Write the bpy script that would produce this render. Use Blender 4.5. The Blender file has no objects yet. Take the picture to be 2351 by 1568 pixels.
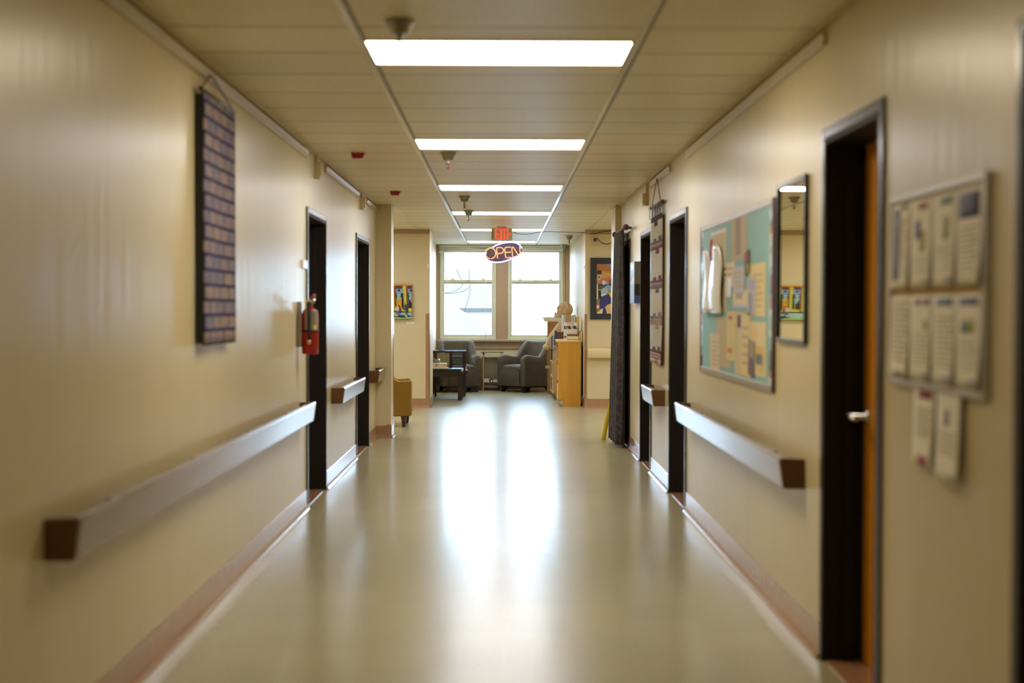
import bpy, bmesh, math, random
from mathutils import Vector, Matrix
random.seed(7)
S = bpy.context.scene
COL = S.collection
PI = math.pi

# ------------------------------------------------------------------ camera
CAM_H, CEIL, FPX = 1.45, 2.64, 3300.0
XL, XR = -1.425, 1.337                      # corridor side walls
PITCH, YAW, ROLL = 0.02183, 0.00687, -0.00267
_M = (Matrix.Rotation(-YAW, 3, 'Z') @ Matrix.Rotation(-PITCH, 3, 'X') @ Matrix.Rotation(ROLL, 3, 'Y'))
cam_data = bpy.data.cameras.new('camera')
cam_data.sensor_width = 36.0
cam_data.lens = 36.0 * FPX / 2351.0
cam_data.clip_start, cam_data.clip_end = 0.05, 400
cam_data.dof.use_dof = True
cam_data.dof.focus_distance = 21.5
cam_data.dof.aperture_fstop = 1.6
camera = bpy.data.objects.new('camera', cam_data)
COL.objects.link(camera)
_r, _f, _u = _M.col[0], _M.col[1], _M.col[2]
camera.matrix_world = Matrix(((_r.x, _u.x, -_f.x, 0), (_r.y, _u.y, -_f.y, 0), (_r.z, _u.z, -_f.z, CAM_H), (0, 0, 0, 1)))
S.camera = camera

# ------------------------------------------------------------------ world (overcast daylight) and exposure
world = bpy.data.worlds.new('overcast_sky')
S.world = world
world.use_nodes = True
wn = world.node_tree
wn.nodes['Background'].inputs['Color'].default_value = (0.54, 0.755, 1.0, 1)
wn.nodes['Background'].inputs['Strength'].default_value = 15.5
S.view_settings.view_transform = 'Standard'
S.view_settings.look = 'None'
S.view_settings.gamma = 1.0
S.view_settings.use_curve_mapping = False
S.view_settings.exposure = 0.0
LAMP_W, LAMP_C = 17.0, 18.0                   # troffer radiance, warm / cool
S.cycles.use_denoising = True
S.cycles.max_bounces = 10
S.cycles.diffuse_bounces = 5
S.cycles.glossy_bounces = 5
S.cycles.sample_clamp_indirect = 8.0
S.cycles.caustics_reflective = False
S.cycles.caustics_refractive = False


def ray(px, py):
    return _M @ Vector(((px - 1175.5) / FPX, 1.0, (784 - py) / FPX))
O0 = Vector((0, 0, CAM_H))
def on_x(px, py, X):
    d = ray(px, py); return O0 + d * (X / d.x)
def on_y(px, py, Y):
    d = ray(px, py); return O0 + d * (Y / d.y)
def on_z(px, py, Z):
    d = ray(px, py); return O0 + d * ((Z - CAM_H) / d.z)
def yl(px, py=800, X=None): return on_x(px, py, XL if X is None else X).y
def yr(px, py=800, X=None): return on_x(px, py, XR if X is None else X).y

# ------------------------------------------------------------------ materials
def lin(c):
    return tuple(((v / 255) / 12.92 if v / 255 <= 0.04045 else ((v / 255 + 0.055) / 1.055) ** 2.4) for v in c) + (1.0,)

def mat(name, rgb, rough=0.5, metal=0.0, var=0.06, scale=12.0, bump=0.0, bscale=60.0, spec=0.5, stretch=None,
        emit=None, estr=0.0, coat=0.0, trans=0.0, alpha=1.0, sheen=0.0):
    m = bpy.data.materials.new(name)
    m.use_nodes = True
    nt = m.node_tree
    b = nt.nodes['Principled BSDF']
    tc = nt.nodes.new('ShaderNodeTexCoord')
    mp = nt.nodes.new('ShaderNodeMapping')
    nt.links.new(tc.outputs['Object'], mp.inputs['Vector'])
    if stretch: mp.inputs['Scale'].default_value = stretch
    nz = nt.nodes.new('ShaderNodeTexNoise')
    nz.inputs['Scale'].default_value = scale
    nz.inputs['Detail'].default_value = 4
    nt.links.new(mp.outputs['Vector'], nz.inputs['Vector'])
    c = lin(rgb)
    cr = nt.nodes.new('ShaderNodeValToRGB')
    cr.color_ramp.elements[0].position = 0.3; cr.color_ramp.elements[1].position = 0.7
    cr.color_ramp.elements[0].color = tuple(max(0, v * (1 - var)) for v in c[:3]) + (1,)
    cr.color_ramp.elements[1].color = tuple(min(1, v * (1 + var)) for v in c[:3]) + (1,)
    nt.links.new(nz.outputs['Fac'], cr.inputs['Fac'])
    nt.links.new(cr.outputs['Color'], b.inputs['Base Color'])
    b.inputs['Roughness'].default_value = rough
    b.inputs['Metallic'].default_value = metal
    b.inputs['Specular IOR Level'].default_value = spec
    b.inputs['Coat Weight'].default_value = coat
    b.inputs['Transmission Weight'].default_value = trans
    b.inputs['Sheen Weight'].default_value = sheen
    b.inputs['Alpha'].default_value = alpha
    if bump:
        n2 = nt.nodes.new('ShaderNodeTexNoise')
        n2.inputs['Scale'].default_value = bscale
        n2.inputs['Detail'].default_value = 3
        nt.links.new(mp.outputs['Vector'], n2.inputs['Vector'])
        bp = nt.nodes.new('ShaderNodeBump')
        bp.inputs['Strength'].default_value = bump
        bp.inputs['Distance'].default_value = 0.01
        nt.links.new(n2.outputs['Fac'], bp.inputs['Height'])
        nt.links.new(bp.outputs['Normal'], b.inputs['Normal'])
    if emit:
        b.inputs['Emission Color'].default_value = lin(emit)
        b.inputs['Emission Strength'].default_value = estr
    return m

_flat = {}
def flat(rgb, rough=0.6):
    k = (tuple(rgb), rough)
    if k not in _flat: _flat[k] = mat('print_%02x%02x%02x' % tuple(rgb), rgb, rough, var=0.03)
    return _flat[k]

M = {}
M['wall'] = mat('cream_wall_paint', (212, 198, 158), 0.32, var=0.025, scale=2.5, bump=0.35, bscale=9, stretch=(1, 1.6, 0.12), spec=0.45)
M['wall_far'] = mat('tan_wall_paint', (213, 198, 158), 0.5, var=0.02, scale=2.5, bump=0.05, bscale=200)
M['trim_brown'] = mat('tan_brown_trim_paint', (168, 142, 114), 0.4, var=0.03)
M['base'] = mat('terracotta_vinyl_base', (166, 126, 94), 0.22, var=0.05, coat=.4, bump=0.1, bscale=20, stretch=(1, 1, .2))
M['frame'] = mat('black_brown_door_frame_paint', (34, 31, 28), 0.25, var=0.1)
M['jamb'] = mat('matt_black_jamb_paint', (25, 23, 21), 0.62, var=0.1, spec=0.25)
M['wood_door'] = mat('orange_oak_veneer', (214, 142, 34), 0.35, var=0.12, scale=6, stretch=(8, 8, .6))
M['chrome'] = mat('brushed_chrome', (200, 200, 200), 0.22, 1.0, var=0.04)
M['rail'] = mat('brown_handrail', (116, 78, 42), 0.16, var=0.12, scale=8, stretch=(6, .5, 6), bump=.06, bscale=30, spec=.7, coat=.25)
M['rail_end'] = mat('dark_brown_rail_end', (96, 62, 20), 0.5, var=0.12)
M['rail_cream'] = mat('cream_handrail', (222, 204, 158), 0.4, var=0.03)
M['alu'] = mat('brushed_aluminium', (186, 182, 172), 0.38, 0.7, var=0.05)
M['steel'] = mat('dull_steel', (150, 146, 138), 0.3, 0.9, var=0.05)
M['white_plastic'] = mat('white_plastic', (236, 234, 228), 0.35, var=0.02)
M['cream_plastic'] = mat('cream_plastic', (196, 180, 138), 0.4, var=0.03)
M['tee'] = mat('white_ceiling_tee_paint', (232, 230, 224), 0.2, var=0.02)
M['win_frame'] = mat('cream_window_paint', (206, 203, 182), 0.4, var=0.03)
M['blind'] = mat('white_blind_slats', (222, 224, 214), 0.45, var=0.03)
M['black'] = mat('black_plastic', (22, 22, 24), 0.4, var=0.1)
M['red'] = mat('red_enamel', (168, 24, 16), 0.25, var=0.05)
M['dark_red'] = mat('dark_red_plastic', (140, 16, 22), 0.35, var=0.05)
M['sofa'] = mat('charcoal_brown_velvet', (80, 70, 54), 0.8, var=0.14, scale=9, bump=0.25, bscale=300, sheen=0.2)
M['sofa_base'] = mat('blue_black_lacquer', (26, 29, 34), 0.35, var=0.1)
M['dark_wood'] = mat('espresso_wood', (40, 32, 30), 0.22, var=0.15, scale=6, stretch=(1, 6, 6))
M['maple'] = mat('honey_maple_panel', (206, 152, 50), 0.4, var=0.07, scale=4, stretch=(6, 6, .7))
M['walnut'] = mat('brown_wood_panel', (170, 118, 60), 0.45, var=0.12, scale=4, stretch=(6, 6, .7))
M['birch'] = mat('pale_birch', (196, 164, 112), 0.45, var=0.08, scale=4, stretch=(6, 6, .7))
M['plush'] = mat('tan_plush_fur', (224, 194, 150), 0.95, var=0.12, scale=30, bump=0.8, bscale=160, sheen=0.4)
M['plush_pale'] = mat('pale_plush_fur', (232, 212, 176), 0.95, var=0.08, scale=30, bump=0.7, bscale=160, sheen=0.3)
M['ochre'] = mat('ochre_tweed', (148, 114, 42), 0.9, var=0.12, scale=60, bump=0.3, bscale=260)
M['leg_wood'] = mat('dark_tapered_leg_wood', (70, 42, 24), 0.4, var=0.12)
M['yellow'] = mat('yellow_plastic', (236, 208, 20), 0.4, var=0.05)
M['paper'] = mat('cream_paper', (250, 245, 230), 0.7, var=0.03)
M['paper_white'] = mat('white_paper', (250, 251, 253), 0.18, spec=1.0, var=0.02)
M['teal'] = mat('teal_bulletin_paper', (136, 184, 182), 0.55, var=0.05, bump=0.06, bscale=4, stretch=(1, 6, .4))
M['glass_dish'] = mat('clear_glass_dish', (225, 240, 230), 0.08, trans=0.8, var=0.02)
M['glass_top'] = mat('smoked_glass_top', (60, 72, 72), 0.08, var=0.02)
M['radiator'] = mat('grey_beige_radiator_enamel', (190, 182, 156), 0.45, var=0.05)
M['siding'] = mat('white_siding', (196, 182, 168), 0.7, var=0.05)
M['book_page'] = mat('page_block', (232, 222, 190), 0.8, var=0.05, scale=30, stretch=(1, 1, 30))

def glass():
    m = bpy.data.materials.new('window_glass'); m.use_nodes = True
    nt = m.node_tree; nt.nodes.clear()
    out = nt.nodes.new('ShaderNodeOutputMaterial')
    t = nt.nodes.new('ShaderNodeBsdfTransparent'); t.inputs['Color'].default_value = (.96, .98, .98, 1)
    g = nt.nodes.new('ShaderNodeBsdfGlossy'); g.inputs['Roughness'].default_value = 0.03
    mx = nt.nodes.new('ShaderNodeMixShader'); mx.inputs['Fac'].default_value = 0.05
    nt.links.new(t.outputs[0], mx.inputs[1]); nt.links.new(g.outputs[0], mx.inputs[2]); nt.links.new(mx.outputs[0], out.inputs[0])
    return m
M['glass'] = glass()

def mirror_mat():
    m = mat('silvered_mirror', (252, 249, 222), 0.02, 1.0, var=0.005); return m
M['mirror'] = mirror_mat()

def floor_mat():
    m = bpy.data.materials.new('polished_speckled_vinyl_tile'); m.use_nodes = True
    nt = m.node_tree; b = nt.nodes['Principled BSDF']
    L = nt.links.new
    tc = nt.nodes.new('ShaderNodeTexCoord')
    br = nt.nodes.new('ShaderNodeTexBrick')
    br.offset = 0.0; br.squash = 1.0
    br.inputs['Scale'].default_value = 1.0
    br.inputs['Brick Width'].default_value = 0.305
    br.inputs['Row Height'].default_value = 0.305
    br.inputs['Mortar Size'].default_value = 0.0012
    br.inputs['Color1'].default_value = lin((178, 171, 136)); br.inputs['Color2'].default_value = lin((171, 165, 132))
    br.inputs['Mortar'].default_value = lin((176, 164, 128))
    L(tc.outputs['Object'], br.inputs['Vector'])
    n = nt.nodes.new('ShaderNodeTexNoise'); n.inputs['Scale'].default_value = 110; n.inputs['Detail'].default_value = 3
    L(tc.outputs['Object'], n.inputs['Vector'])
    r = nt.nodes.new('ShaderNodeValToRGB')
    r.color_ramp.elements[0].position = .38; r.color_ramp.elements[0].color = (.72, .74, .70, 1)
    r.color_ramp.elements[1].position = .62; r.color_ramp.elements[1].color = (1.12, 1.08, 1.02, 1)
    L(n.outputs['Fac'], r.inputs['Fac'])
    mx = nt.nodes.new('ShaderNodeMix'); mx.data_type = 'RGBA'; mx.blend_type = 'MULTIPLY'; mx.inputs['Factor'].default_value = 1
    L(br.outputs['Color'], mx.inputs['A']); L(r.outputs['Color'], mx.inputs['B'])
    L(mx.outputs['Result'], b.inputs['Base Color'])
    n2 = nt.nodes.new('ShaderNodeTexNoise'); n2.inputs['Scale'].default_value = .7; n2.inputs['Detail'].default_value = 1
    L(tc.outputs['Object'], n2.inputs['Vector'])
    mr = nt.nodes.new('ShaderNodeMapRange'); b.inputs['Specular IOR Level'].default_value = .3
    b.inputs['Coat Weight'].default_value = .34; b.inputs['Coat Roughness'].default_value = .155
    mr.inputs['To Min'].default_value = 0.27; mr.inputs['To Max'].default_value = 0.33
    L(n2.outputs['Fac'], mr.inputs['Value']); L(mr.outputs['Result'], b.inputs['Roughness'])
    return m
M['floor'] = floor_mat()

LIGHT_Y = [6.36 + 3.66 * k for k in range(6)] + [2.70]
def ceil_mat():
    m = bpy.data.materials.new('mineral_fibre_ceiling_tile'); m.use_nodes = True
    nt = m.node_tree; b = nt.nodes['Principled BSDF']; L = nt.links.new
    tc = nt.nodes.new('ShaderNodeTexCoord')
    mp = nt.nodes.new('ShaderNodeMapping'); mp.inputs['Location'].default_value = (0.61, -(LIGHT_Y[0] % 0.61), 0)
    L(tc.outputs['Object'], mp.inputs['Vector'])
    br = nt.nodes.new('ShaderNodeTexBrick'); br.offset = 0.0
    br.inputs['Scale'].default_value = 1; br.inputs['Brick Width'].default_value = 1.23; br.inputs['Row Height'].default_value = 0.61
    br.inputs['Mortar Size'].default_value = 0.011; br.inputs['Mortar Smooth'].default_value = .3
    br.inputs['Color1'].default_value = lin((240, 233, 214)); br.inputs['Color2'].default_value = lin((232, 225, 206))
    br.inputs['Mortar'].default_value = lin((120, 108, 84))
    L(mp.outputs['Vector'], br.inputs['Vector'])
    n = nt.nodes.new('ShaderNodeTexNoise'); n.inputs['Scale'].default_value = 70; n.inputs['Detail'].default_value = 4
    L(tc.outputs['Object'], n.inputs['Vector'])
    r = nt.nodes.new('ShaderNodeValToRGB')
    r.color_ramp.elements[0].position = .4; r.color_ramp.elements[0].color = (.86, .85, .83, 1)
    r.color_ramp.elements[1].position = .6; r.color_ramp.elements[1].color = (1.05, 1.05, 1.05, 1)
    L(n.outputs['Fac'], r.inputs['Fac'])
    mx = nt.nodes.new('ShaderNodeMix'); mx.data_type = 'RGBA'; mx.blend_type = 'MULTIPLY'; mx.inputs['Factor'].default_value = 1
    L(br.outputs['Color'], mx.inputs['A']); L(r.outputs['Color'], mx.inputs['B'])
    L(mx.outputs['Result'], b.inputs['Base Color'])
    b.inputs['Roughness'].default_value = .42
    bp = nt.nodes.new('ShaderNodeBump'); bp.inputs['Strength'].default_value = .25; bp.inputs['Distance'].default_value = .004
    L(n.outputs['Fac'], bp.inputs['Height']); L(bp.outputs['Normal'], b.inputs['Normal'])
    return m
M['ceiling'] = ceil_mat()

def brick_mat(name, c1, c2, mortar, bw, rh, ms, vec, rough=.9, offset=.5, noise=0.0):
    """woven / shingled pattern in object space; vec = (axis for u, axis for v)"""
    m = bpy.data.materials.new(name); m.use_nodes = True
    nt = m.node_tree; b = nt.nodes['Principled BSDF']; L = nt.links.new
    tc = nt.nodes.new('ShaderNodeTexCoord')
    sp = nt.nodes.new('ShaderNodeSeparateXYZ'); cb = nt.nodes.new('ShaderNodeCombineXYZ')
    L(tc.outputs['Object'], sp.inputs[0]); L(sp.outputs[vec[0]], cb.inputs[0]); L(sp.outputs[vec[1]], cb.inputs[1])
    br = nt.nodes.new('ShaderNodeTexBrick'); br.offset = offset
    br.inputs['Scale'].default_value = 1
    br.inputs['Brick Width'].default_value = bw; br.inputs['Row Height'].default_value = rh
    br.inputs['Mortar Size'].default_value = ms; br.inputs['Mortar Smooth'].default_value = .4
    br.inputs['Mortar'].default_value = lin(mortar)
    L(cb.outputs[0], br.inputs['Vector'])
    n = nt.nodes.new('ShaderNodeTexNoise'); n.inputs['Scale'].default_value = 40; n.inputs['Detail'].default_value = 3
    L(cb.outputs[0], n.inputs['Vector'])
    for k, c in (('Color1', c1), ('Color2', c2)):
        r = nt.nodes.new('ShaderNodeValToRGB')
        a = lin(c); d = lin(mortar)
        r.color_ramp.elements[0].position = .35; r.color_ramp.elements[1].position = .6
        r.color_ramp.elements[0].color = tuple(a[i] * (1 - noise) + d[i] * noise for i in range(3)) + (1,)
        r.color_ramp.elements[1].color = a
        L(n.outputs['Fac'], r.inputs['Fac']); L(r.outputs['Color'], br.inputs[k])
    L(br.outputs['Color'], b.inputs['Base Color'])
    b.inputs['Roughness'].default_value = rough
    return m
M['navy_weave'] = brick_mat('navy_woven_textile', (160, 140, 132), (122, 118, 142), (34, 34, 84), .19, .071, .011, (1, 2), noise=.4)
M['roof'] = brick_mat('pale_shingles', (83, 76, 71), (88, 81, 76), (74, 68, 64), .3, .09, .012, (0, 2), noise=.2)

def damask():
    m = bpy.data.materials.new('charcoal_damask'); m.use_nodes = True
    nt = m.node_tree; b = nt.nodes['Principled BSDF']; L = nt.links.new
    tc = nt.nodes.new('ShaderNodeTexCoord')
    n = nt.nodes.new('ShaderNodeTexNoise'); n.inputs['Scale'].default_value = 14; n.inputs['Detail'].default_value = 3
    n.inputs['Distortion'].default_value = 1.6
    L(tc.outputs['Object'], n.inputs['Vector'])
    r = nt.nodes.new('ShaderNodeValToRGB')
    r.color_ramp.elements[0].position = .46; r.color_ramp.elements[0].color = lin((34, 29, 27))
    r.color_ramp.elements[1].position = .54; r.color_ramp.elements[1].color = lin((58, 55, 53))
    L(n.outputs['Fac'], r.inputs['Fac']); L(r.outputs['Color'], b.inputs['Base Color'])
    b.inputs['Roughness'].default_value = .7
    b.inputs['Sheen Weight'].default_value = .2
    return m
M['damask'] = damask()

def emission(name, rgb, st, var=None):
    m = bpy.data.materials.new(name); m.use_nodes = True
    nt = m.node_tree; nt.nodes.clear()
    o = nt.nodes.new('ShaderNodeOutputMaterial'); e = nt.nodes.new('ShaderNodeEmission')
    e.inputs['Color'].default_value = lin(rgb); e.inputs['Strength'].default_value = st
    nt.links.new(e.outputs[0], o.inputs[0]); return m
M['lamp_warm'] = emission('warm_prismatic_diffuser', (255, 240, 212), LAMP_W)
M['lamp_dim'] = emission('dimmed_warm_fill_diffuser', (255, 236, 205), LAMP_W * .3)  # weak fill for the unseen panel added overhead to brighten the foreground
M['lamp_far'] = emission('cool_diffuser_near_the_window', (250, 250, 255), LAMP_C * .75)
M['lamp_cool'] = emission('cool_prismatic_diffuser', (252, 250, 250), LAMP_C)
M['neon_orange'] = emission('orange_neon_tube', (255, 148, 98), 2.4)
M['neon_white'] = emission('blue_white_neon_tube', (165, 160, 255), 2.8)
M['exit_red'] = emission('lit_red_exit_letters', (255, 88, 60), 1.25)
M['smoked'] = mat('smoked_acrylic_backing', (78, 70, 96), 0.15, var=0.05)
M['exit_body'] = mat('beige_exit_housing', (196, 184, 156), 0.5, var=0.03)

# ------------------------------------------------------------------ mesh builder
class MB:
    def __init__(self):
        self.v, self.f, self.m, self.mats, self.sm = [], [], [], [], []
    def mi(self, m):
        if m not in self.mats: self.mats.append(m)
        return self.mats.index(m)
    def add(self, vs, fs, m, smooth=False):
        b = len(self.v); self.v += [Vector(p) for p in vs]; k = self.mi(m)
        for f in fs:
            self.f.append([b + i for i in f]); self.m.append(k); self.sm.append(smooth)
        return self
    def box(self, lo, hi, m, rot=None, piv=None):
        x0, x1 = sorted((lo[0], hi[0])); y0, y1 = sorted((lo[1], hi[1])); z0, z1 = sorted((lo[2], hi[2]))
        vs = [(x0, y0, z0), (x1, y0, z0), (x1, y1, z0), (x0, y1, z0), (x0, y0, z1), (x1, y0, z1), (x1, y1, z1), (x0, y1, z1)]
        if rot is not None:
            p = Vector(piv) if piv is not None else Vector(((x0 + x1) / 2, (y0 + y1) / 2, (z0 + z1) / 2))
            vs = [rot @ (Vector(q) - p) + p for q in vs]
        return self.add(vs, [(0, 3, 2, 1), (4, 5, 6, 7), (0, 1, 5, 4), (1, 2, 6, 5), (2, 3, 7, 6), (3, 0, 4, 7)], m)
    def hexa(self, a, b, m):
        """two quads a (4 pts) and b (4 pts) joined into a solid"""
        vs = list(a) + list(b)
        return self.add(vs, [(3, 2, 1, 0), (4, 5, 6, 7), (0, 1, 5, 4), (1, 2, 6, 5), (2, 3, 7, 6), (3, 0, 4, 7)], m)
    def poly(self, pts, m): return self.add(pts, [tuple(range(len(pts)))], m)
    def prism(self, pts, vec, m):
        n = len(pts); vec = Vector(vec)
        vs = [Vector(p) for p in pts] + [Vector(p) + vec for p in pts]
        fs = [tuple(range(n - 1, -1, -1)), tuple(range(n, 2 * n))] + [(i, (i + 1) % n, n + (i + 1) % n, n + i) for i in range(n)]
        return self.add(vs, fs, m)
    def tube(self, pts, r, m, seg=8, closed=False, cap=True):
        pts = [Vector(p) for p in pts]; n = len(pts); rs = r if isinstance(r, (list, tuple)) else [r] * n
        rings = []; up = None
        for i, p in enumerate(pts):
            a = pts[(i - 1) % n] if (closed or i > 0) else p
            b = pts[(i + 1) % n] if (closed or i < n - 1) else p
            t = (b - a).normalized()
            if up is None:
                up = Vector((0, 0, 1)) if abs(t.z) < .9 else Vector((0, 1, 0))
            s = t.cross(up)
            if s.length < 1e-4: s = t.cross(Vector((1, .3, 0)))
            s.normalize(); up = s.cross(t).normalized()
            rings.append([p + (s * math.cos(2 * PI * k / seg) + up * math.sin(2 * PI * k / seg)) * rs[i] for k in range(seg)])
        vs = [q for rg in rings for q in rg]; fs = []
        for i in range(n if closed else n - 1):
            j = (i + 1) % n
            for k in range(seg):
                l = (k + 1) % seg
                fs.append((i * seg + k, i * seg + l, j * seg + l, j * seg + k))
        self.add(vs, fs, m, True)
        if cap and not closed:
            b = len(self.v) - len(vs)
            for ring, rev in ((0, True), (n - 1, False)):
                idx = [b + ring * seg + k for k in range(seg)]
                self.f.append(idx[::-1] if rev else idx); self.m.append(self.mi(m)); self.sm.append(False)
        return self
    def lathe(self, prof, c, m, seg=24, axis='z', smooth=True):
        c = Vector(c); n = len(prof); vs = []
        for r, h in prof:
            for k in range(seg):
                a = 2 * PI * k / seg; x, y = r * math.cos(a), r * math.sin(a)
                vs.append(c + (Vector((x, y, h)) if axis == 'z' else Vector((h, x, y)) if axis == 'x' else Vector((y, h, x))))
        fs = [(i * seg + k, i * seg + (k + 1) % seg, (i + 1) * seg + (k + 1) % seg, (i + 1) * seg + k) for i in range(n - 1) for k in range(seg)]
        fs += [tuple(range(seg - 1, -1, -1)), tuple((n - 1) * seg + k for k in range(seg))]
        return self.add(vs, fs, m, smooth)
    def ball(self, c, r, m, seg=16, rings=10, rot=None):
        c = Vector(c); rx, ry, rz = r if isinstance(r, (list, tuple)) else (r, r, r); vs = []
        for i in range(rings + 1):
            t = PI * i / rings
            for k in range(seg):
                a = 2 * PI * k / seg
                p = Vector((rx * math.sin(t) * math.cos(a), ry * math.sin(t) * math.sin(a), rz * math.cos(t)))
                vs.append(c + (rot @ p if rot is not None else p))
        fs = [(i * seg + k, (i + 1) * seg + k, (i + 1) * seg + (k + 1) % seg, i * seg + (k + 1) % seg) for i in range(rings) for k in range(seg)]
        return self.add(vs, fs, m, True)
    def grid(self, fn, nu, nv, m, smooth=True):
        vs = [fn(i / nu, j / nv) for j in range(nv + 1) for i in range(nu + 1)]
        fs = [(j * (nu + 1) + i, j * (nu + 1) + i + 1, (j + 1) * (nu + 1) + i + 1, (j + 1) * (nu + 1) + i) for j in range(nv) for i in range(nu)]
        return self.add(vs, fs, m, smooth)
    def build(self, name, parent=None, local=False, bevel=0, solid=0, subsurf=0, remesh=0, sharp=None, merge=False):
        me = bpy.data.meshes.new(name)
        off = Vector((0, 0, 0))
        if parent is not None:
            if not local:
                r = parent
                while r is not None: off += r.location; r = r.parent
        elif self.v:
            lo = [min(p[i] for p in self.v) for i in range(3)]; hi = [max(p[i] for p in self.v) for i in range(3)]
            off = Vector(((lo[0] + hi[0]) / 2, (lo[1] + hi[1]) / 2, lo[2]))
        me.from_pydata([tuple(p - off) for p in self.v], [], self.f)
        for m in self.mats: me.materials.append(m)
        for p, k, s in zip(me.polygons, self.m, self.sm): p.material_index = k; p.use_smooth = s
        bm = bmesh.new(); bm.from_mesh(me)
        bmesh.ops.remove_doubles(bm, verts=bm.verts, dist=1e-6) if merge else None
        bmesh.ops.recalc_face_normals(bm, faces=bm.faces)
        bm.to_mesh(me); bm.free()
        o = bpy.data.objects.new(name, me); COL.objects.link(o)
        if parent is not None: o.parent = parent
        else: o.location = off
        if remesh:
            q = o.modifiers.new('remesh', 'REMESH'); q.mode = 'VOXEL'; q.voxel_size = remesh; q.use_smooth_shade = True
            q = o.modifiers.new('smooth', 'SMOOTH'); q.iterations = 6; q.factor = .6
        if solid:
            q = o.modifiers.new('solid', 'SOLIDIFY'); q.thickness = solid; q.offset = 0
        if bevel:
            q = o.modifiers.new('bevel', 'BEVEL'); q.width = bevel; q.segments = 3; q.limit_method = 'ANGLE'; q.angle_limit = 0.7; q.harden_normals = True
            for p in me.polygons: p.use_smooth = True
            me.set_sharp_from_angle(angle=0.7)
        if subsurf:
            q = o.modifiers.new('sub', 'SUBSURF'); q.levels = subsurf; q.render_levels = subsurf
        if sharp: me.set_sharp_from_angle(angle=sharp)
        return o

def tag(o, label=None, cat=None, group=None, kind=None):
    if label: o['label'] = label
    if cat: o['category'] = cat
    if group: o['group'] = group
    if kind: o['kind'] = kind
    return o
def thing(name, loc, label=None, cat=None, group=None, rz=0, kind=None):
    o = bpy.data.objects.new(name, None); COL.objects.link(o)
    o.location = loc; o.rotation_euler = (0, 0, rz); o.empty_display_size = .1
    return tag(o, label, cat, group, kind)
def copy_tree(o, loc=None, rz=None, parent=None):
    c = o.copy(); COL.objects.link(c); c.parent = parent
    if loc is not None: c.location = loc
    if rz is not None: c.rotation_euler = (0, 0, rz)
    for ch in list(o.children): copy_tree(ch, parent=c)
    return c
def struct(mb, name, label=None, cat=None, **k):
    return tag(mb.build(name, **k), label, cat, kind='structure')

# ================================================================== STRUCTURE
Y_PIL = 16.25          # front of the pilasters where the corridor opens
Y_PILB = 16.6
Y_END = 21.25          # wall at the mouth of the window alcove
Y_WIN = 26.3           # window wall
AL, AR = -1.205, 1.225  # alcove side walls
JL = -1.072            # left jamb of the alcove mouth
NK = 4.0               # half-width of the cross space
Y_BACK = -5.0

struct(MB().box((-NK - .2, Y_BACK - .2, -.1), (NK + .2, Y_WIN + .3, 0), M['floor']), 'floor', 'polished beige speckled tile floor of the corridor', 'floor')
c_mb = MB().box((-NK - .2, Y_BACK - .2, CEIL), (NK + .2, Y_WIN + .3, CEIL + .1), M['ceiling'])
struct(c_mb, 'ceiling', 'beige tiled dropped ceiling', 'ceiling')

DOORS_L = [(yl(703, 800), yl(747.5, 800)), (yl(816.5, 800), yl(845.5, 800))]
DOORS_R = [(yr(2345, 800) - 1.17, yr(2336, 800)), (yr(2029, 800), yr(1890, 800)), (yr(1577.5, 800), yr(1538, 800)), (yr(1496.5, 800), yr(1471.5, 800)), (yr(1447.5, 800), 15.97)]
D_H, F_W, T_W = 2.20, 0.042, 0.24      # frame outer height, face width, wall thickness

def side_wall(name, X, sgn, doors, y0, y1, label):
    mb = MB(); y = y0
    a, b = (X, X + sgn * T_W)
    for d0, d1 in doors:
        mb.box((a, y, 0), (b, d0 + F_W, CEIL), M['wall'])
        mb.box((a, d0 + F_W, D_H - F_W), (b, d1 - F_W, CEIL), M['wall'])
        y = d1 - F_W
    mb.box((a, y, 0), (b, y1, CEIL), M['wall'])
    struct(mb, name, label, 'wall')
side_wall('wall_left', XL, -1, DOORS_L, Y_BACK, Y_PIL, 'cream glossy painted corridor wall on the left')
side_wall('wall_right', XR, 1, DOORS_R, Y_BACK, Y_PIL, 'cream glossy painted corridor wall on the right')
struct(MB().box((-NK, Y_BACK - .2, 0), (NK, Y_BACK, CEIL), M['wall']), 'wall_back', 'cream wall closing the corridor behind the viewpoint', 'wall')

pl_r = on_y(898, 800, Y_PIL).x; pr_l = on_y(1411, 800, Y_PIL).x
struct(MB().box((-NK, Y_PIL, 0), (pl_r, Y_PILB, CEIL), M['wall']), 'wall_pilaster_left', 'tan pilaster at the end of the left corridor wall', 'wall', bevel=.006)
struct(MB().box((pr_l, Y_PIL, 0), (NK, Y_PIL + .55, CEIL), M['wall']), 'wall_pilaster_right', 'pale pilaster behind the curtain at the end of the right wall', 'wall', bevel=.006)
struct(MB().box((-NK, Y_END + 1.0, 0), (AL, Y_WIN, CEIL), M['wall_far']), 'wall_alcove_left', 'bright wall on the left inside the window alcove', 'wall')
struct(MB().box((-NK, Y_END, 0), (JL, Y_END + 1.0, CEIL), M['wall_far']),
       'wall_end_left', 'tan wall left of the window alcove, hung with a yellow painting', 'wall')
struct(MB().box((AR, Y_END, 0), (NK, Y_WIN, CEIL), M['wall_far']), 'wall_end_right', 'tan wall right of the window alcove, hung with a black framed painting', 'wall')
struct(MB().box((-NK - .2, Y_PILB, 0), (-NK, Y_END, CEIL), M['wall_far']), 'wall_cross_left', 'tan far side wall of the open space left of the corridor end', 'wall')
struct(MB().box((NK, Y_PIL + .55, 0), (NK + .2, Y_END, CEIL), M['wall_far']), 'wall_cross_right', 'tan far side wall of the open space right of the corridor end', 'wall')

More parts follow.
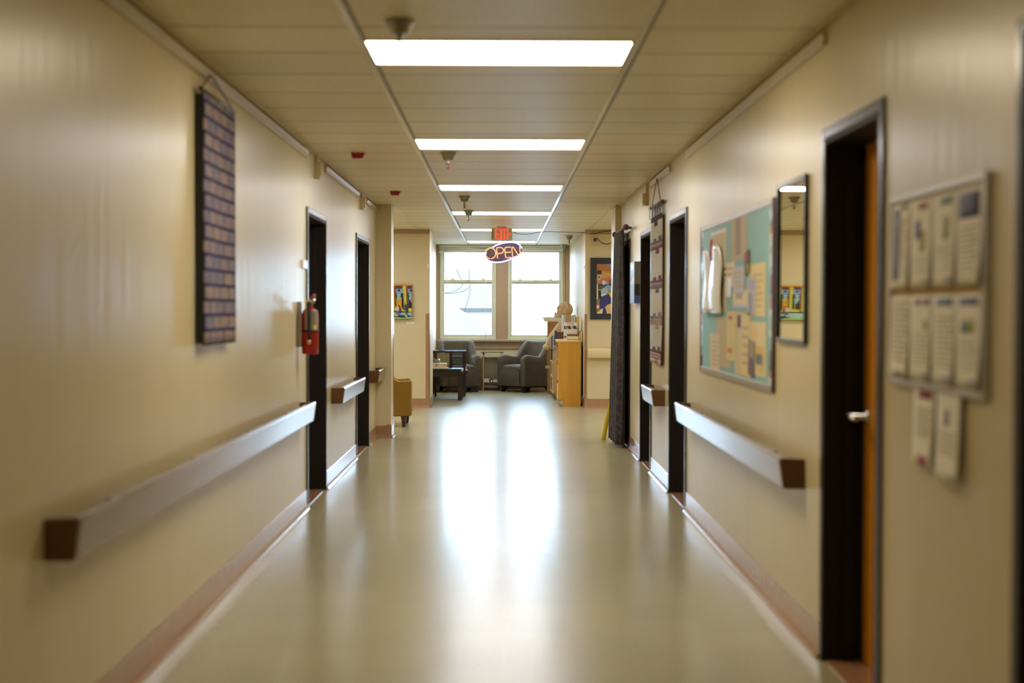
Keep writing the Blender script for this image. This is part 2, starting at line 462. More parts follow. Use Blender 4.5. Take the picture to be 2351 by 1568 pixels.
# window wall with two openings
def wy(px, py): return on_y(px, py, Y_WIN)
W1 = (wy(1010, 700).x, wy(1139, 700).x); W2 = (wy(1165.5, 700).x, wy(1293, 700).x)
WZ0, WZ1 = wy(1150, 778).z, CEIL - .06
mb = MB()
xs = [AL - .05, W1[0], W1[1], W2[0], W2[1], AR + .05]
for a, b in ((0, 1), (2, 3), (4, 5)): mb.box((xs[a], Y_WIN, WZ0), (xs[b], Y_WIN + .25, CEIL), M['trim_brown'])
mb.box((xs[0], Y_WIN, WZ1), (xs[5], Y_WIN + .25, CEIL), M['trim_brown'])
mb.box((xs[0], Y_WIN, 0), (xs[5], Y_WIN + .25, WZ0), M['wall_far'])
struct(mb, 'wall_window', 'wall below and between the two windows, brown painted mullion', 'wall')
mb = MB()
zs = wy(1150, 780).z
mb.box((AL, Y_WIN - .09, zs - .010), (AR, Y_WIN, zs), M['win_frame'])
struct(mb, 'trim_1', 'chipped cream window sill edge', 'window sill', bevel=.004)
mb = MB().box((AL, Y_WIN - .085, zs - .035), (AR, Y_WIN, zs - .010), M['trim_brown'])
mb.box((AL, Y_WIN - .025, zs - .165), (AR, Y_WIN, zs - .035), M['trim_brown'])
struct(mb, 'trim_2', 'brown apron board below the window sill', 'trim', bevel=.003)
mb = MB()
for x0, x1 in ((AL, AL + .05), (AL + .055, W1[0]), (W2[1], W2[1] + .04), (W2[1] + .045, AR)):
    mb.box((x0, Y_WIN - .03, zs), (x1, Y_WIN, CEIL), M['trim_brown'])
mb.box((W1[1] + .005, Y_WIN - .02, zs), (W2[0] - .005, Y_WIN, CEIL), M['trim_brown'])
struct(mb, 'trim_3', 'brown window casings', 'trim', bevel=.004)

def window(n, x0, x1, label):
    t = thing('window_%d' % n, ((x0 + x1) / 2, Y_WIN, WZ0), label, 'window', kind='structure')
    f = .045
    gx = (x0 + f, x1 - f)
    zm = wy(1150, 647).z
    mb = MB()
    for a, b in ((x0, x0 + f), (x1 - f, x1)): mb.box((a, Y_WIN - .012, WZ0), (b, Y_WIN + .12, WZ1), M['win_frame'])
    mb.box((x0 + f, Y_WIN - .012, WZ0), (x1 - f, Y_WIN + .12, WZ0 + .025), M['win_frame'])
    mb.box((x0 + f, Y_WIN - .012, WZ1 - .03), (x1 - f, Y_WIN + .12, WZ1), M['win_frame'])
    mb.build('window_frame', t, bevel=.004)
    for nm, z0, z1, yy in (('lower_sash', WZ0 + .025, zm + .035, Y_WIN + .01), ('upper_sash', zm - .035, WZ1 - .03, Y_WIN + .055)):
        s = MB(); w = .035
        for a, b in ((gx[0], gx[0] + w), (gx[1] - w, gx[1])): s.box((a, yy, z0), (b, yy + .04, z1), M['win_frame'])
        bot = .05 if nm == 'lower_sash' else .04
        s.box((gx[0] + w, yy, z0), (gx[1] - w, yy + .04, z0 + bot), M['win_frame'])
        s.box((gx[0] + w, yy, z1 - .045), (gx[1] - w, yy + .04, z1), M['win_frame'])
        so = s.build(nm, t, bevel=.003)
        g = MB(); g.box((gx[0] + w, yy + .016, z0 + bot), (gx[1] - w, yy + .02, z1 - .045), M['glass'])
        g.build('pane', so)
        if nm == 'lower_sash':
            for k in (.2, .5, .8):
                x = gx[0] + (gx[1] - gx[0]) * k
                l = MB()
                if k == .5: l.box((x - .03, yy - .012, z1 - .03), (x + .03, yy, z1 - .015), M['trim_brown']); l.build('sash_lift', so)
                else:
                    l.box((x - .03, yy - .005, z1), (x + .03, yy + .03, z1 + .012), M['win_frame']).ball((x, yy, z1 + .016), (.014, .014, .012), M['win_frame'], 10, 6)
                    l.build('sash_lock', so)
    return t
window(1, W1[0], W1[1], 'left double hung cream framed window looking onto a shingled roof')
window(2, W2[0], W2[1], 'right double hung cream framed window, blown out white')

# doors --------------------------------------------------------------------
def door(n, side, d0, d1, label, lever_far=True, leaf=True):
    X, s = (XL, -1) if side == 'L' else (XR, 1)
    t = thing('door_%d' % n, (X, (d0 + d1) / 2, 0), label, 'door', kind='structure')
    rec = .155
    mb = MB()
    p = X - s * .012
    for a, b in ((d0, d0 + F_W), (d1 - F_W, d1)): mb.box((p, a, 0), (X + s * .001, b, D_H), M['frame'])
    mb.box((p, d0 + F_W, D_H - F_W), (X + s * .001, d1 - F_W, D_H), M['frame'])
    mb.build('door_frame', t, bevel=.004)
    j = MB(); q = .025
    for a, b in ((d0 + F_W - .002, d0 + F_W + q), (d1 - F_W - q, d1 - F_W + .002)):
        j.box((p, a, 0), (X + s * (rec + .05), b, D_H - F_W), M['jamb'])
    j.box((p, d0 + F_W, D_H - F_W - q), (X + s * (rec + .05), d1 - F_W, D_H - F_W + .002), M['jamb'])
    for a, b in ((d0 + F_W + q, d0 + F_W + q + .012), (d1 - F_W - q - .012, d1 - F_W - q)):
        j.box((X + s * .07, a, 0), (X + s * .12, b, D_H - F_W - q), M['jamb'])
    j.build('jamb', t, bevel=.003)
    th = MB().box((X + s * .002, d0 + F_W + q, 0), (X + s * (rec + .05), d1 - F_W - q, .006), M['base']); th.build('threshold', t)
    y0, y1 = d0 + F_W + q + .001, d1 - F_W - q - .001
    lf = MB().box((X + s * rec, y0, .008), (X + s * (rec + .045), y1, D_H - F_W - q - .003), M['wood_door']).build('door_leaf', t, bevel=.002)
    hy = y1 - .07 if lever_far else y0 + .07
    dr = -1 if lever_far else 1
    hx = X + s * rec
    h = MB()
    h.lathe([(.03, 0), (.03, .008), (.012, .012), (.012, .085)], (hx, hy, 1.02), M['chrome'], 16, 'x')
    if s > 0:
        h.v = [Vector((2 * hx - v.x, v.y, v.z)) for v in h.v]
    h.tube([(hx - s * .08, hy, 1.02), (hx - s * .082, hy + dr * .05, 1.02), (hx - s * .08, hy + dr * .12, 1.018)], [.011, .010, .008], M['chrome'], 10)
    h.build('door_handle', lf)
    return t
door(1, 'L', *DOORS_L[0], 'nearer dark framed doorway on the left wall, behind the fire extinguisher', lever_far=False)
door(2, 'L', *DOORS_L[1], 'farther dark framed doorway on the left wall, beside the pilaster', lever_far=False)
door(3, 'R', *DOORS_R[0], 'black door frame cut by the right edge of the picture')
door(4, 'R', *DOORS_R[1], 'large dark framed doorway with orange wood door and lever, right foreground')
door(5, 'R', *DOORS_R[2], 'dark framed doorway between the hung weaving and the bulletin board', lever_far=False)
door(6, 'R', *DOORS_R[3], 'narrow looking dark doorway left of the hung weaving', lever_far=False)
door(7, 'R', *DOORS_R[4], 'dark doorway behind the charcoal curtain', lever_far=False)

# baseboards -----------------------------------------------------------------
def base_run_y(mb, X, s, y0, y1, h=.14):
    """cove base on a wall at X; s=+1 when the room lies towards +X"""
    prof = [(0, 0), (.028, 0), (.022, .006), (.012, .018), (.007, .04), (.007, h - .004), (.004, h), (0, h)]
    mb.prism([(X + s * a, y0, b) for a, b in prof], (0, y1 - y0, 0), M['base'])
def base_run_x(mb, Y, s, x0, x1, h=.14):
    prof = [(0, 0), (.028, 0), (.022, .006), (.012, .018), (.007, .04), (.007, h - .004), (.004, h), (0, h)]
    mb.prism([(x0, Y + s * a, b) for a, b in prof], (x1 - x0, 0, 0), M['base'])
mb = MB(); y = Y_BACK
for d0, d1 in DOORS_L: base_run_y(mb, XL, 1, y, d0); y = d1
base_run_y(mb, XL, 1, y, Y_PIL); base_run_x(mb, Y_PIL, -1, XL, pl_r); base_run_y(mb, pl_r, 1, Y_PIL, Y_PILB)
struct(mb, 'baseboard_left', 'terracotta cove base along the left wall', 'baseboard', sharp=.6)
mb = MB(); y = Y_BACK
for d0, d1 in DOORS_R: base_run_y(mb, XR, -1, y, d0); y = d1
base_run_y(mb, XR, -1, y, Y_PIL)
struct(mb, 'baseboard_right', 'terracotta cove base along the right wall', 'baseboard', sharp=.6)
mb = MB(); base_run_x(mb, Y_END, -1, -NK, JL); base_run_y(mb, JL, 1, Y_END, Y_END + 1)
base_run_y(mb, AL, 1, Y_END + 1, Y_WIN)
struct(mb, 'baseboard_end_left', 'terracotta base below the yellow painting', 'baseboard', sharp=.6)
mb = MB(); base_run_x(mb, Y_END, -1, AR, NK); base_run_y(mb, AR, -1, Y_END, Y_WIN)
struct(mb, 'baseboard_end_right', 'terracotta base below the black framed painting', 'baseboard', sharp=.6)
mb = MB(); base_run_x(mb, Y_WIN, -1, AL, AR, .17)
struct(mb, 'baseboard_window', 'brown base below the windows', 'baseboard', sharp=.6)
# corner guards, crown boards, wall angles, ceiling tees
n = 4
def trim(mb, label, **k):
    global n
    struct(mb, 'trim_%d' % n, label, 'trim', **k); n += 1
zt = on_y(981, 720, Y_END).z
gl = on_y(977.5, 800, Y_END).x
trim(MB().box((gl, Y_END - .004, .14), (JL + .004, Y_END, zt), M['base']).box((JL, Y_END - .004, .14), (JL + .004, Y_END + .06, zt), M['base']), 'terracotta corner guard left of the alcove mouth')
gr_ = on_y(1348, 800, Y_END).x
trim(MB().box((AR - .004, Y_END - .004, .14), (gr_, Y_END, zt), M['base']).box((AR - .004, Y_END - .004, .14), (AR, Y_END + .06, zt), M['base']), 'terracotta corner guard right of the alcove mouth')
trim(MB().box((pl_r - .05, Y_PIL - .004, .14), (pl_r + .004, Y_PIL, .15), M['base']).box((pl_r, Y_PIL + .3, .14), (pl_r + .004, Y_PILB, zt - .04), M['base']), 'terracotta corner guard on the left pilaster edge')
zc = on_y(950, 537, Y_END).z; zc2 = on_y(950, 543, Y_END).z
trim(MB().box((-NK, Y_END - .02, zc), (JL, Y_END, CEIL), M['trim_brown']).box((-NK, Y_END - .008, zc2), (JL, Y_END, zc), M['wall_far']), 'tan crown board above the yellow painting')
trim(MB().box((AR, Y_END - .02, zc), (NK, Y_END, CEIL), M['trim_brown']).box((AR, Y_END - .008, zc2), (NK, Y_END, zc), M['wall_far']), 'tan crown board above the black framed painting')
for x, y0, y1, lb in ((-.635, Y_BACK, Y_WIN, 'white ceiling tee left of the lights'), (.598, Y_BACK, Y_WIN, 'white ceiling tee right of the lights'),
                      (-1.25, Y_PILB, Y_END, 'white ceiling tee over the left opening'), (1.262, Y_PIL + .55, Y_END, 'white ceiling tee over the right opening')):
    trim(MB().box((x - .013, y0, CEIL - .006), (x + .013, y1, CEIL), M['tee']), lb)
trim(MB().box((XL, Y_BACK, CEIL - .022), (XL + .02, Y_PIL, CEIL), M['cream_plastic']), 'wall angle where the left wall meets the ceiling')
trim(MB().box((XR - .02, Y_BACK, CEIL - .022), (XR, Y_PIL, CEIL), M['cream_plastic']), 'wall angle where the right wall meets the ceiling')

# ================================================================== CEILING FITTINGS
light_labels = ['nearest and largest ceiling light panel, warm white', 'second ceiling light panel from the front, just before a sprinkler',
                'third ceiling light panel from the front, ahead of the paired sprinklers', 'fourth ceiling light panel from the front, with a sprinkler hanging before it',
                'fifth ceiling light panel, half hidden behind the exit sign', 'farthest ceiling light panel, just before the windows', 'unseen ceiling light panel added overhead, nearer than the top edge of the picture']
protos = {}
for k, y in enumerate(LIGHT_Y):
    kind = 'lamp_warm' if k == 0 else 'lamp_dim' if k == 6 else 'lamp_far' if k in (4, 5) else 'lamp_cool'
    loc = (-.018, y + .305, CEIL)
    if kind in protos:
        t = copy_tree(protos[kind], loc)
        tag(t, light_labels[k])
    else:
        t = thing('ceiling_light', loc, light_labels[k], 'ceiling light', 'recessed ceiling light panels'); protos[kind] = t
        hw, hd = .60, .30
        fr = MB()
        for a, b in (((-hw, -hd), (hw, -hd + .012)), ((-hw, hd - .012), (hw, hd)), ((-hw, -hd + .012), (-hw + .012, hd - .012)), ((hw - .012, -hd + .012), (hw, hd - .012))):
            fr.box((a[0], a[1], -.007), (b[0], b[1], 0), M['tee'])
        fr.build('light_frame', t, local=True)
        MB().box((-hw + .012, -hd + .012, -.004), (hw - .012, hd - .012, 0), M[kind]).build('diffuser', t, local=True)

for x, y, lb in ((-2.7, 18.0, 'unseen ceiling light panel added over the open space left of the corridor end, nearer one'), (-2.7, 20.0, 'unseen ceiling light panel added over the open space left of the corridor end, farther one'), (3.0, 18.4, 'unseen ceiling light panel added over the open space right of the corridor end, nearer one'), (3.0, 20.0, 'unseen ceiling light panel added over the open space right of the corridor end, farther one')):
    tag(copy_tree(protos['lamp_far'], (x, y, CEIL)), lb)  # panels added out of view to brighten the end walls
def make_sprinkler(name, loc, label):
    t = thing(name, loc, label, 'sprinkler', 'ceiling sprinkler heads')
    MB().lathe([(.062, 0), (.060, -.008), (.045, -.028), (.036, -.058), (.032, -.060)], (0, 0, 0), M['steel'], 20).build('escutcheon_cup', t, local=True)
    b = MB().lathe([(.012, -.055), (.012, -.085), (.008, -.088)], (0, 0, 0), M['alu'], 12)
    b.tube([(-.012, 0, -.085), (-.014, 0, -.105), (-.004, 0, -.122)], .003, M['steel'], 6).tube([(.012, 0, -.085), (.014, 0, -.105), (.004, 0, -.122)], .003, M['steel'], 6)
    b.tube([(0, 0, -.088), (0, 0, -.12)], .005, M['red'], 6)
    b.build('sprinkler_body', t, local=True)
    MB().lathe([(.004, -.120), (.018, -.124), (.018, -.127), (.004, -.128)], (0, 0, 0), M['steel'], 12).build('deflector', t, local=True)
    return t
sp = [((918, 46), 'nearest ceiling sprinkler, in front of the warm light panel'), ((1029, 350), 'second sprinkler head, behind the second light panel'),
      ((1066.5, 450), 'third sprinkler head, behind the third light panel'), ((1076, 483), 'fourth sprinkler head, against the fourth light panel'),
      ((1307, 541), 'sprinkler head near the right wall of the window alcove'), ]
p0 = None
for (px, py), lb in sp:
    q = on_z(px, py, CEIL)
    if p0 is None: p0 = make_sprinkler('sprinkler', q, lb)
    else: tag(copy_tree(p0, q), lb)
q = on_y(1294, 563, 25.95); tag(copy_tree(p0, (q.x, q.y, CEIL)), 'farthest sprinkler head, in the window corner')

b0 = None
for (px, py), lb in (((821, 351), 'nearer small red signal lamp on the ceiling left of the lights'), ((907, 439), 'farther small red signal lamp on the ceiling')):
    q = on_z(px, py, CEIL)
    if b0 is None:
        b0 = thing('signal_lamp', q, lb, 'signal lamp', 'red ceiling signal lamps')
        MB().hexa([(-.05, -.03, 0), (.05, -.03, 0), (.05, .03, 0), (-.05, .03, 0)], [(-.04, -.02, -.042), (.04, -.02, -.042), (.04, .02, -.042), (-.04, .02, -.042)], M['dark_red']).build('red_lens', b0, local=True, bevel=.004)
        MB().ball((.058, 0, -.01), .011, M['white_plastic'], 10, 6).build('white_knob', b0, local=True)
    else: tag(copy_tree(b0, q), lb)

# exit sign + neon sign ------------------------------------------------------
YS = 20.0
ce = on_y(1152, 538, YS)
ex = thing('exit_sign', (ce.x, YS, ce.z), 'beige lit EXIT sign with red letters hanging from the ceiling', 'exit sign')
w2, h2 = .144, .0885
def rrect(w, h, r, seg=5):
    pts = []
    for cx, cy, a0 in ((w - r, h - r, 0), (-w + r, h - r, 90), (-w + r, -h + r, 180), (w - r, -h + r, 270)):
        for k in range(seg + 1):
            a = math.radians(a0 + 90 * k / seg); pts.append((cx + r * math.cos(a), cy + r * math.sin(a)))
    return pts
MB().prism([(x, -.022, z) for x, z in rrect(w2, h2, .022)], (0, .044, 0), M['exit_body']).build('sign_housing', ex, local=True, bevel=.003)
def strokes(mb, polys, y0, y1, m):
    for p in polys: mb.prism([(x, y0, z) for x, z in p], (0, y1 - y0, 0), m)
s12 = YS / FPX / 12.06
def E2(x, y): return ((x - 757) * s12, (590 - y) * s12)
lt = MB()
def bar(*pts): return [E2(*p) for p in pts]
strokes(lt, [bar((567, 432), (610, 432), (615, 738), (572, 738)), bar((610, 432), (672, 432), (672, 468), (610, 468)), bar((612, 570), (678, 570), (678, 604), (612, 604)), bar((614, 704), (680, 704), (680, 738), (614, 738)),
             bar((690, 436), (728, 436), (792, 738), (752, 738)), bar((752, 436), (790, 436), (735, 738), (695, 738)),
             bar((808, 436), (846, 436), (852, 738), (814, 738)),
             bar((866, 436), (968, 436), (968, 466), (866, 466)), bar((896, 466), (936, 466), (940, 738), (900, 738))], -.027, -.0225, M['exit_red'])
lt.build('exit_letters', ex, local=True)
ch = MB()
strokes(ch, [bar((968, 545), (995, 545), (1022, 585), (1000, 585)), bar((1000, 585), (1022, 585), (990, 628), (964, 628))], -.027, -.0225, M['exit_red'])
ch.build('direction_chevron', ex, local=True)
lb_ = MB()
strokes(lb_, [bar((482, 530), (565, 530), (565, 540), (482, 540)), bar((482, 698), (565, 698), (565, 708), (482, 708)), bar((482, 540), (492, 540), (492, 698), (482, 698)), bar((505, 565), (540, 565), (540, 577), (505, 577)),
              bar((515, 577), (530, 577), (530, 615), (515, 615)), bar((500, 640), (545, 640), (545, 652), (500, 652)), bar((515, 652), (527, 652), (527, 680), (515, 680))], -.0245, -.0222, flat((84, 70, 56)))
lb_.build('knockout_panel', ex, local=True)
cz = CEIL - ce.z
MB().lathe([(.16, cz), (.158, cz - .006), (.13, cz - .016), (.07, cz - .026), (.07, cz - .03)], (0, 0, 0), M['white_plastic'], 28).build('canopy_plate', ex, local=True)
MB().box((-.066, -.02, h2), (.066, .02, cz - .028), M['exit_body']).build('sign_neck', ex, local=True)

cn = on_y(1090 + 815 / 12.06, 490 + 1080 / 12.06, YS)
ns = thing('neon_sign', (cn.x, YS, cn.z), 'oval neon OPEN sign with orange letters and blue white border', 'neon sign')
def N2(x, y, d=0): return Vector(((x - 815) * s12, d, (1080 - y) * s12))
def smooth_path(pts, n=6):
    out = []; P = [Vector(p) for p in pts]
    for i in range(len(P) - 1):
        p0, p1, p2, p3 = P[max(i - 1, 0)], P[i], P[i + 1], P[min(i + 2, len(P) - 1)]
        for k in range(n):
            t = k / n
            out.append(.5 * ((2 * p1) + (-p0 + p2) * t + (2 * p0 - 5 * p1 + 4 * p2 - p3) * t * t + (-p0 + 3 * p1 - 3 * p2 + p3) * t ** 3))
    out.append(P[-1]); return out
def npath(pts, d, n=5): return smooth_path([N2(x, y, d) for x, y in pts], n)
top = [(490, 950), (560, 905), (660, 860), (800, 822), (950, 803), (1080, 806), (1190, 840), (1260, 900), (1305, 975)]
bot = [(312, 1240), (360, 1295), (470, 1340), (600, 1356), (760, 1342), (900, 1302), (1040, 1240), (1180, 1180)]
back = [(300, 1180), (340, 1050), (420, 975), (490, 935), (560, 895), (660, 852), (800, 815), (950, 795), (1090, 798), (1200, 835), (1270, 895), (1310, 985), (1290, 1060), (1190, 1175), (1040, 1250), (900, 1310), (760, 1350), (600, 1365), (470, 1348), (360, 1305), (312, 1250)]
MB().prism([N2(x, y, -.004) for x, y in back], (0, .008, 0), M['smoked']).build('backing_panel', ns, local=True)
for pts in (top, bot):
    MB().tube(npath(pts, -.03), .0105, M['neon_white'], 8).build('border_tube', ns, local=True)
R_ = .0072
O_ = [N2(438 + 143 * math.cos(a), 1108 + 148 * math.sin(a), -.035) for a in [math.radians(96 + 348 * k / 36) for k in range(37)]]
L_ = MB().tube(O_, R_, M['neon_orange'], 8); L_.build('letter_tube_O', ns, local=True).name = 'letter_tube'
L_ = MB().tube(npath([(630, 1245), (617, 1090), (608, 985), (622, 955), (660, 948), (735, 950), (785, 985), (795, 1035), (770, 1085), (720, 1108), (640, 1113)], -.035, 4), R_, M['neon_orange'], 8); L_.build('letter_tube', ns, local=True)
L_ = MB().tube(npath([(1000, 934), (930, 938), (862, 944), (834, 968), (834, 1010), (845, 1120), (855, 1200), (885, 1228), (1005, 1216)], -.035, 4), R_, M['neon_orange'], 8)
L_.tube([N2(842, 1082, -.035), N2(1000, 1074, -.035)], R_, M['neon_orange'], 8); L_.build('letter_tube', ns, local=True)
L_ = MB().tube(npath([(1050, 1222), (1040, 1100), (1026, 985), (1034, 942), (1062, 940), (1090, 975), (1150, 1070), (1215, 1165), (1246, 1190), (1258, 1170), (1252, 1050), (1240, 922)], -.035, 4), R_, M['neon_orange'], 8); L_.build('letter_tube', ns, local=True)
MB().box(N2(440, 1160, -.006), N2(470, 1070, -.002), flat((150, 110, 120))).box(N2(480, 1262, -.02), N2(860, 1240, -.004), flat((150, 120, 124))).build('transformer_housing', ns, local=True)
for px, py in ((597, 865), (975, 800)):
    a = N2(px, py, 0); MB().tube([a, (a.x, 0, ce.z - h2 - cn.z + .004)], .0018, M['black'], 6).build('hanging_wire', ns, local=True)

# cables at the ceiling
pts = [on_y(1178, 532, YS + .1), on_y(1190, 537, YS + .2), on_y(1215, 537, 20.3), on_y(1250, 532, 20.6), on_y(1335, 534, Y_END - .05), on_y(1362, 537, Y_END - .035), on_y(1385, 532, Y_END - .035), on_y(1420, 529, Y_END - .035)]
tag(MB().tube(smooth_path(pts), .0042, M['black'], 6).build('sign_cable'), 'black cable running along the ceiling from the exit sign', 'cable')
q = on_y(1366, 551, Y_END)
ob = thing('outlet_box', (q.x, Y_END, q.z - .06), 'cream outlet box high on the right end wall', 'outlet')
a, b = on_y(1360, 543, Y_END), on_y(1372, 562, Y_END)
MB().box((a.x, Y_END - .03, b.z), (b.x, Y_END, a.z), M['cream_plastic']).build('box_body', ob, bevel=.004)
MB().box((q.x - .004, Y_END - .018, a.z), (q.x + .004, Y_END, CEIL - .14), M['cream_plastic']).build('conduit', ob)
MB().box((q.x - .018, Y_END - .06, q.z - .02), (q.x + .012, Y_END - .028, q.z + .02), M['black']).build('black_plug', ob, bevel=.004)
pts = [on_y(1367, 547, Y_END - .05), on_y(1373, 549, Y_END - .06), on_y(1380, 556, Y_END - .05), on_y(1390, 560, Y_END - .05), on_y(1400, 559, Y_END - .05), on_y(1416, 550, Y_END - .05)]
tag(MB().tube(smooth_path(pts), .006, M['black'], 6).build('outlet_cable'), 'short black cable looping from the cream outlet box', 'cable')

# ================================================================== LEFT WALL
def handrail(side, y0, y1, label, zt=.80, zb=.665):
    X, s = (XL, 1) if side == 'L' else (XR, -1)
    t = thing('handrail', (X, (y0 + y1) / 2, 0), label, 'handrail', 'dark brown wall handrails')
    prof = [(.072, zt - .004), (.108, zt), (.113, zt - .01), (.096, zb + .004), (.090, zb), (.060, zb)]
    MB().prism([(X + s * a, y0 + .03, b) for a, b in prof], (0, y1 - y0 - .06, 0), M['rail']).build('rail_board', t)
    pe = [(0, zt - .004), (.108, zt), (.113, zt - .01), (.096, zb + .004), (.090, zb), (0, zb)]
    for a in (y0, y1 - .03):
        MB().prism([(X + s * p, a, q) for p, q in pe], (0, .03, 0), M['rail_end']).build('end_return', t, bevel=.003)
    n = max(1, int((y1 - y0) / 1.2))
    for k in range(n):
        y = y0 + (k + .5) * (y1 - y0) / n
        MB().box((X, y - .02, zb + .03), (X + s * .07, y + .02, zt - .03), M['rail_end']).build('bracket', t)
    return t
def yrail(px, py, side):      # Y of a point on the front top edge of the rail
    return (O0 + ray(px, py) * ((.80 - CAM_H) / ray(px, py).z)).y
handrail('L', yl(97), yrail(714, 922, 'L'), 'long brown handrail in the left foreground')
handrail('L', yl(760, 900), yrail(833, 866, 'L'), 'short brown handrail between the two left doorways')
handrail('L', yl(847, 850), Y_PIL - .03, 'shortest brown handrail, beside the left pilaster')
handrail('R', yr(1851), yrail(1557, 923, 'R'), 'long brown handrail below the bulletin board')
handrail('R', yr(1527, 900), yrail(1480, 882, 'R'), 'short brown handrail below the hung weaving')
a, b = on_y(1349, 800, Y_END), on_y(1404, 822, Y_END)
t = thing('handrail', (1.5, Y_END, 0), 'cream handrail on the end wall below the black framed painting', 'handrail')
MB().prism([(a.x, Y_END - p, q) for p, q in ((.05, a.z), (.095, a.z), (.10, a.z - .01), (.10, b.z + .02), (.085, b.z), (.05, b.z))], (1.6, 0, 0), M['rail_cream']).build('rail_board', t, bevel=.004)
MB().box((a.x, Y_END - .05, b.z), (a.x + .03, Y_END, a.z), M['rail_cream']).build('end_return', t)
for k in (.4, 1.2): MB().box((a.x + k, Y_END - .05, b.z + .02), (a.x + k + .05, Y_END, a.z - .02), M['rail_cream']).build('bracket', t)

def picture_rail(side, y0, y1, label, zc=None):
    X, s = (XL, 1) if side == 'L' else (XR, -1)
    z = 2.575
    mb = MB().prism([(X + s * a, y0, z + b) for a, b in ((0, -.026), (.012, -.026), (.022, -.018), (.012, -.008), (.016, .006), (.024, .02), (.016, .03), (0, .03))], (0, y1 - y0, 0), M['cream_plastic'])
    return tag(mb.build('picture_rail', sharp=.5), label, 'picture rail', 'cream picture hanging rails')
picture_rail('L', yl(235, 0), yl(703, 355), 'long cream picture rail high on the left wall above the navy textile')
picture_rail('L', yl(745, 390), yl(822, 440), 'cream picture rail above the short left handrail')
picture_rail('L', yl(840, 460), yl(863, 480), 'shortest cream picture rail beside the left pilaster')
picture_rail('R', yr(1899, 95), yr(1579, 362), 'long cream picture rail above the bulletin board')
picture_rail('R', yr(1541, 398), yr(1497, 430), 'short cream picture rail the weaving hangs from')

def call_box(side, px, pyt, pyb, label):
    X, s = (XL, 1) if side == 'L' else (XR, -1)
    y = on_x(px, pyb, X).y; z0 = on_x(px, pyb, X).z; z1 = on_x(px, pyt, X).z
    t = thing('signal_box', (X, y, z0), label, 'signal box', 'beige signal boxes above the doors')
    MB().box((X, y - .03, z0), (X + s * .055, y + .05, z1), M['cream_plastic']).build('box_body', t, bevel=.005)
    MB().box((X, y - .008, z1), (X + s * .02, y + .012, CEIL - .024), M['cream_plastic']).build('conduit', t)
    MB().ball((X + s * .045, y - .03, z0 + .004), .013, M['white_plastic'], 10, 8).build('white_knob', t)
call_box('L', 723, 372, 410, 'beige signal box left of the nearer left doorway top')
call_box('L', 827, 452, 481, 'beige signal box above the farther left doorway')
call_box('R', 1488, 444, 472, 'beige signal box beside the top of the weaving')

# navy textile on the left wall
y0, y1 = yl(446, 300), yl(519, 300)
zt = on_x(446, 205, XL).z; zb = on_x(452, 793, XL).z
t = thing('wall_textile', (XL, (y0 + y1) / 2, zb), 'long navy and beige patterned textile hanging on the left wall', 'wall hanging')
tx = MB()
tx.grid(lambda u, v: Vector((XL + .04 + .006 * math.sin(u * 9) * (1 - v), y0 + (y1 - y0) * u, zb + (zt - .012 - zb) * v)), 12, 24, M['navy_weave'])
tx.build('woven_panel', t, solid=.014)
edge = MB().box((XL + .006, y0 - .004, zb + .01), (XL + .042, y0 + .012, zt - .02), M['black']).build('dark_side_hem', t)
MB().tube([(XL + .035, y0 - .03, zt), (XL + .035, y1 + .03, zt)], .012, M['leg_wood'], 10).build('hanging_rod', t)
pk = on_x(466, 186, XL)
MB().tube([(XL + .035, y0, zt + .01), (XL + .026, (y0 + y1) / 2 - .15, 2.565), (XL + .026, (y0 + y1) / 2 - .1, 2.57), (XL + .035, y1, zt + .01)], .005, M['leg_wood'], 6).build('cord', t)

# small white plate
a, b = on_x(692, 596, XL), on_x(703, 618, XL)
pl = MB().box((XL, a.y, b.z), (XL + .012, b.y - .01, a.z), M['white_plastic']).build('wall_plate', bevel=.003)
tag(pl, 'small white plate on the left wall above the fire extinguisher', 'wall plate')

# fire extinguisher
ey = on_x(712, 800, XL + .085).y
ez = on_x(712, 813, XL + .085).z
zc_ = on_x(712, 706, XL + .085).z
exx = XL + .085
t = thing('fire_extinguisher', (exx, ey, ez), 'red fire extinguisher with black hose hung on the left wall by the nearer doorway', 'fire extinguisher')
hh = zc_ - ez
MB().lathe([(.05, 0), (.058, .006), (.058, hh - .05), (.05, hh - .022), (.03, hh - .006), (.02, hh)], (exx, ey, ez), M['red'], 28).build('cylinder', t)
lab = MB()
def lab_fn(u, v): 
    a = -PI * .5 + (u - .5) * 1.7 + .35
    return Vector((exx + .0590 * math.cos(a), ey + .0590 * math.sin(a), ez + .17 + .135 * v))
lab.grid(lab_fn, 12, 2, flat((150, 144, 126)))
for k in range(6):
    lab.grid(lambda u, v, k=k: (lambda p: Vector(((p.x - exx) * 1.01 + exx, (p.y - ey) * 1.01 + ey, p.z)))(lab_fn(.35 + .5 * u, .25 + .11 * k + .035 * v)), 8, 1, flat((120, 112, 100)))
lab.grid(lambda u, v: (lambda p: Vector(((p.x - exx) * 1.015 + exx, (p.y - ey) * 1.015 + ey, p.z)))(lab_fn(.62 + .22 * u, .05 + .2 * v)), 4, 1, flat((226, 206, 40)))
lab.build('instruction_label', t)
v = MB().lathe([(.018, hh), (.018, hh + .03), (.024, hh + .032), (.024, hh + .05), (.01, hh + .055)], (exx, ey, ez), M['chrome'], 16)
v.build('valve', t)
MB().lathe([(.02, 0), (.02, .012)], (exx + .012, ey - .034, ez + hh + .038), M['chrome'], 14, 'y').build('gauge', t)
hd = MB().tube([(exx, ey, ez + hh + .055), (exx + .03, ey - .02, ez + hh + .078), (exx + .04, ey - .07, ez + hh + .085)], [.012, .014, .012], M['red'], 8)
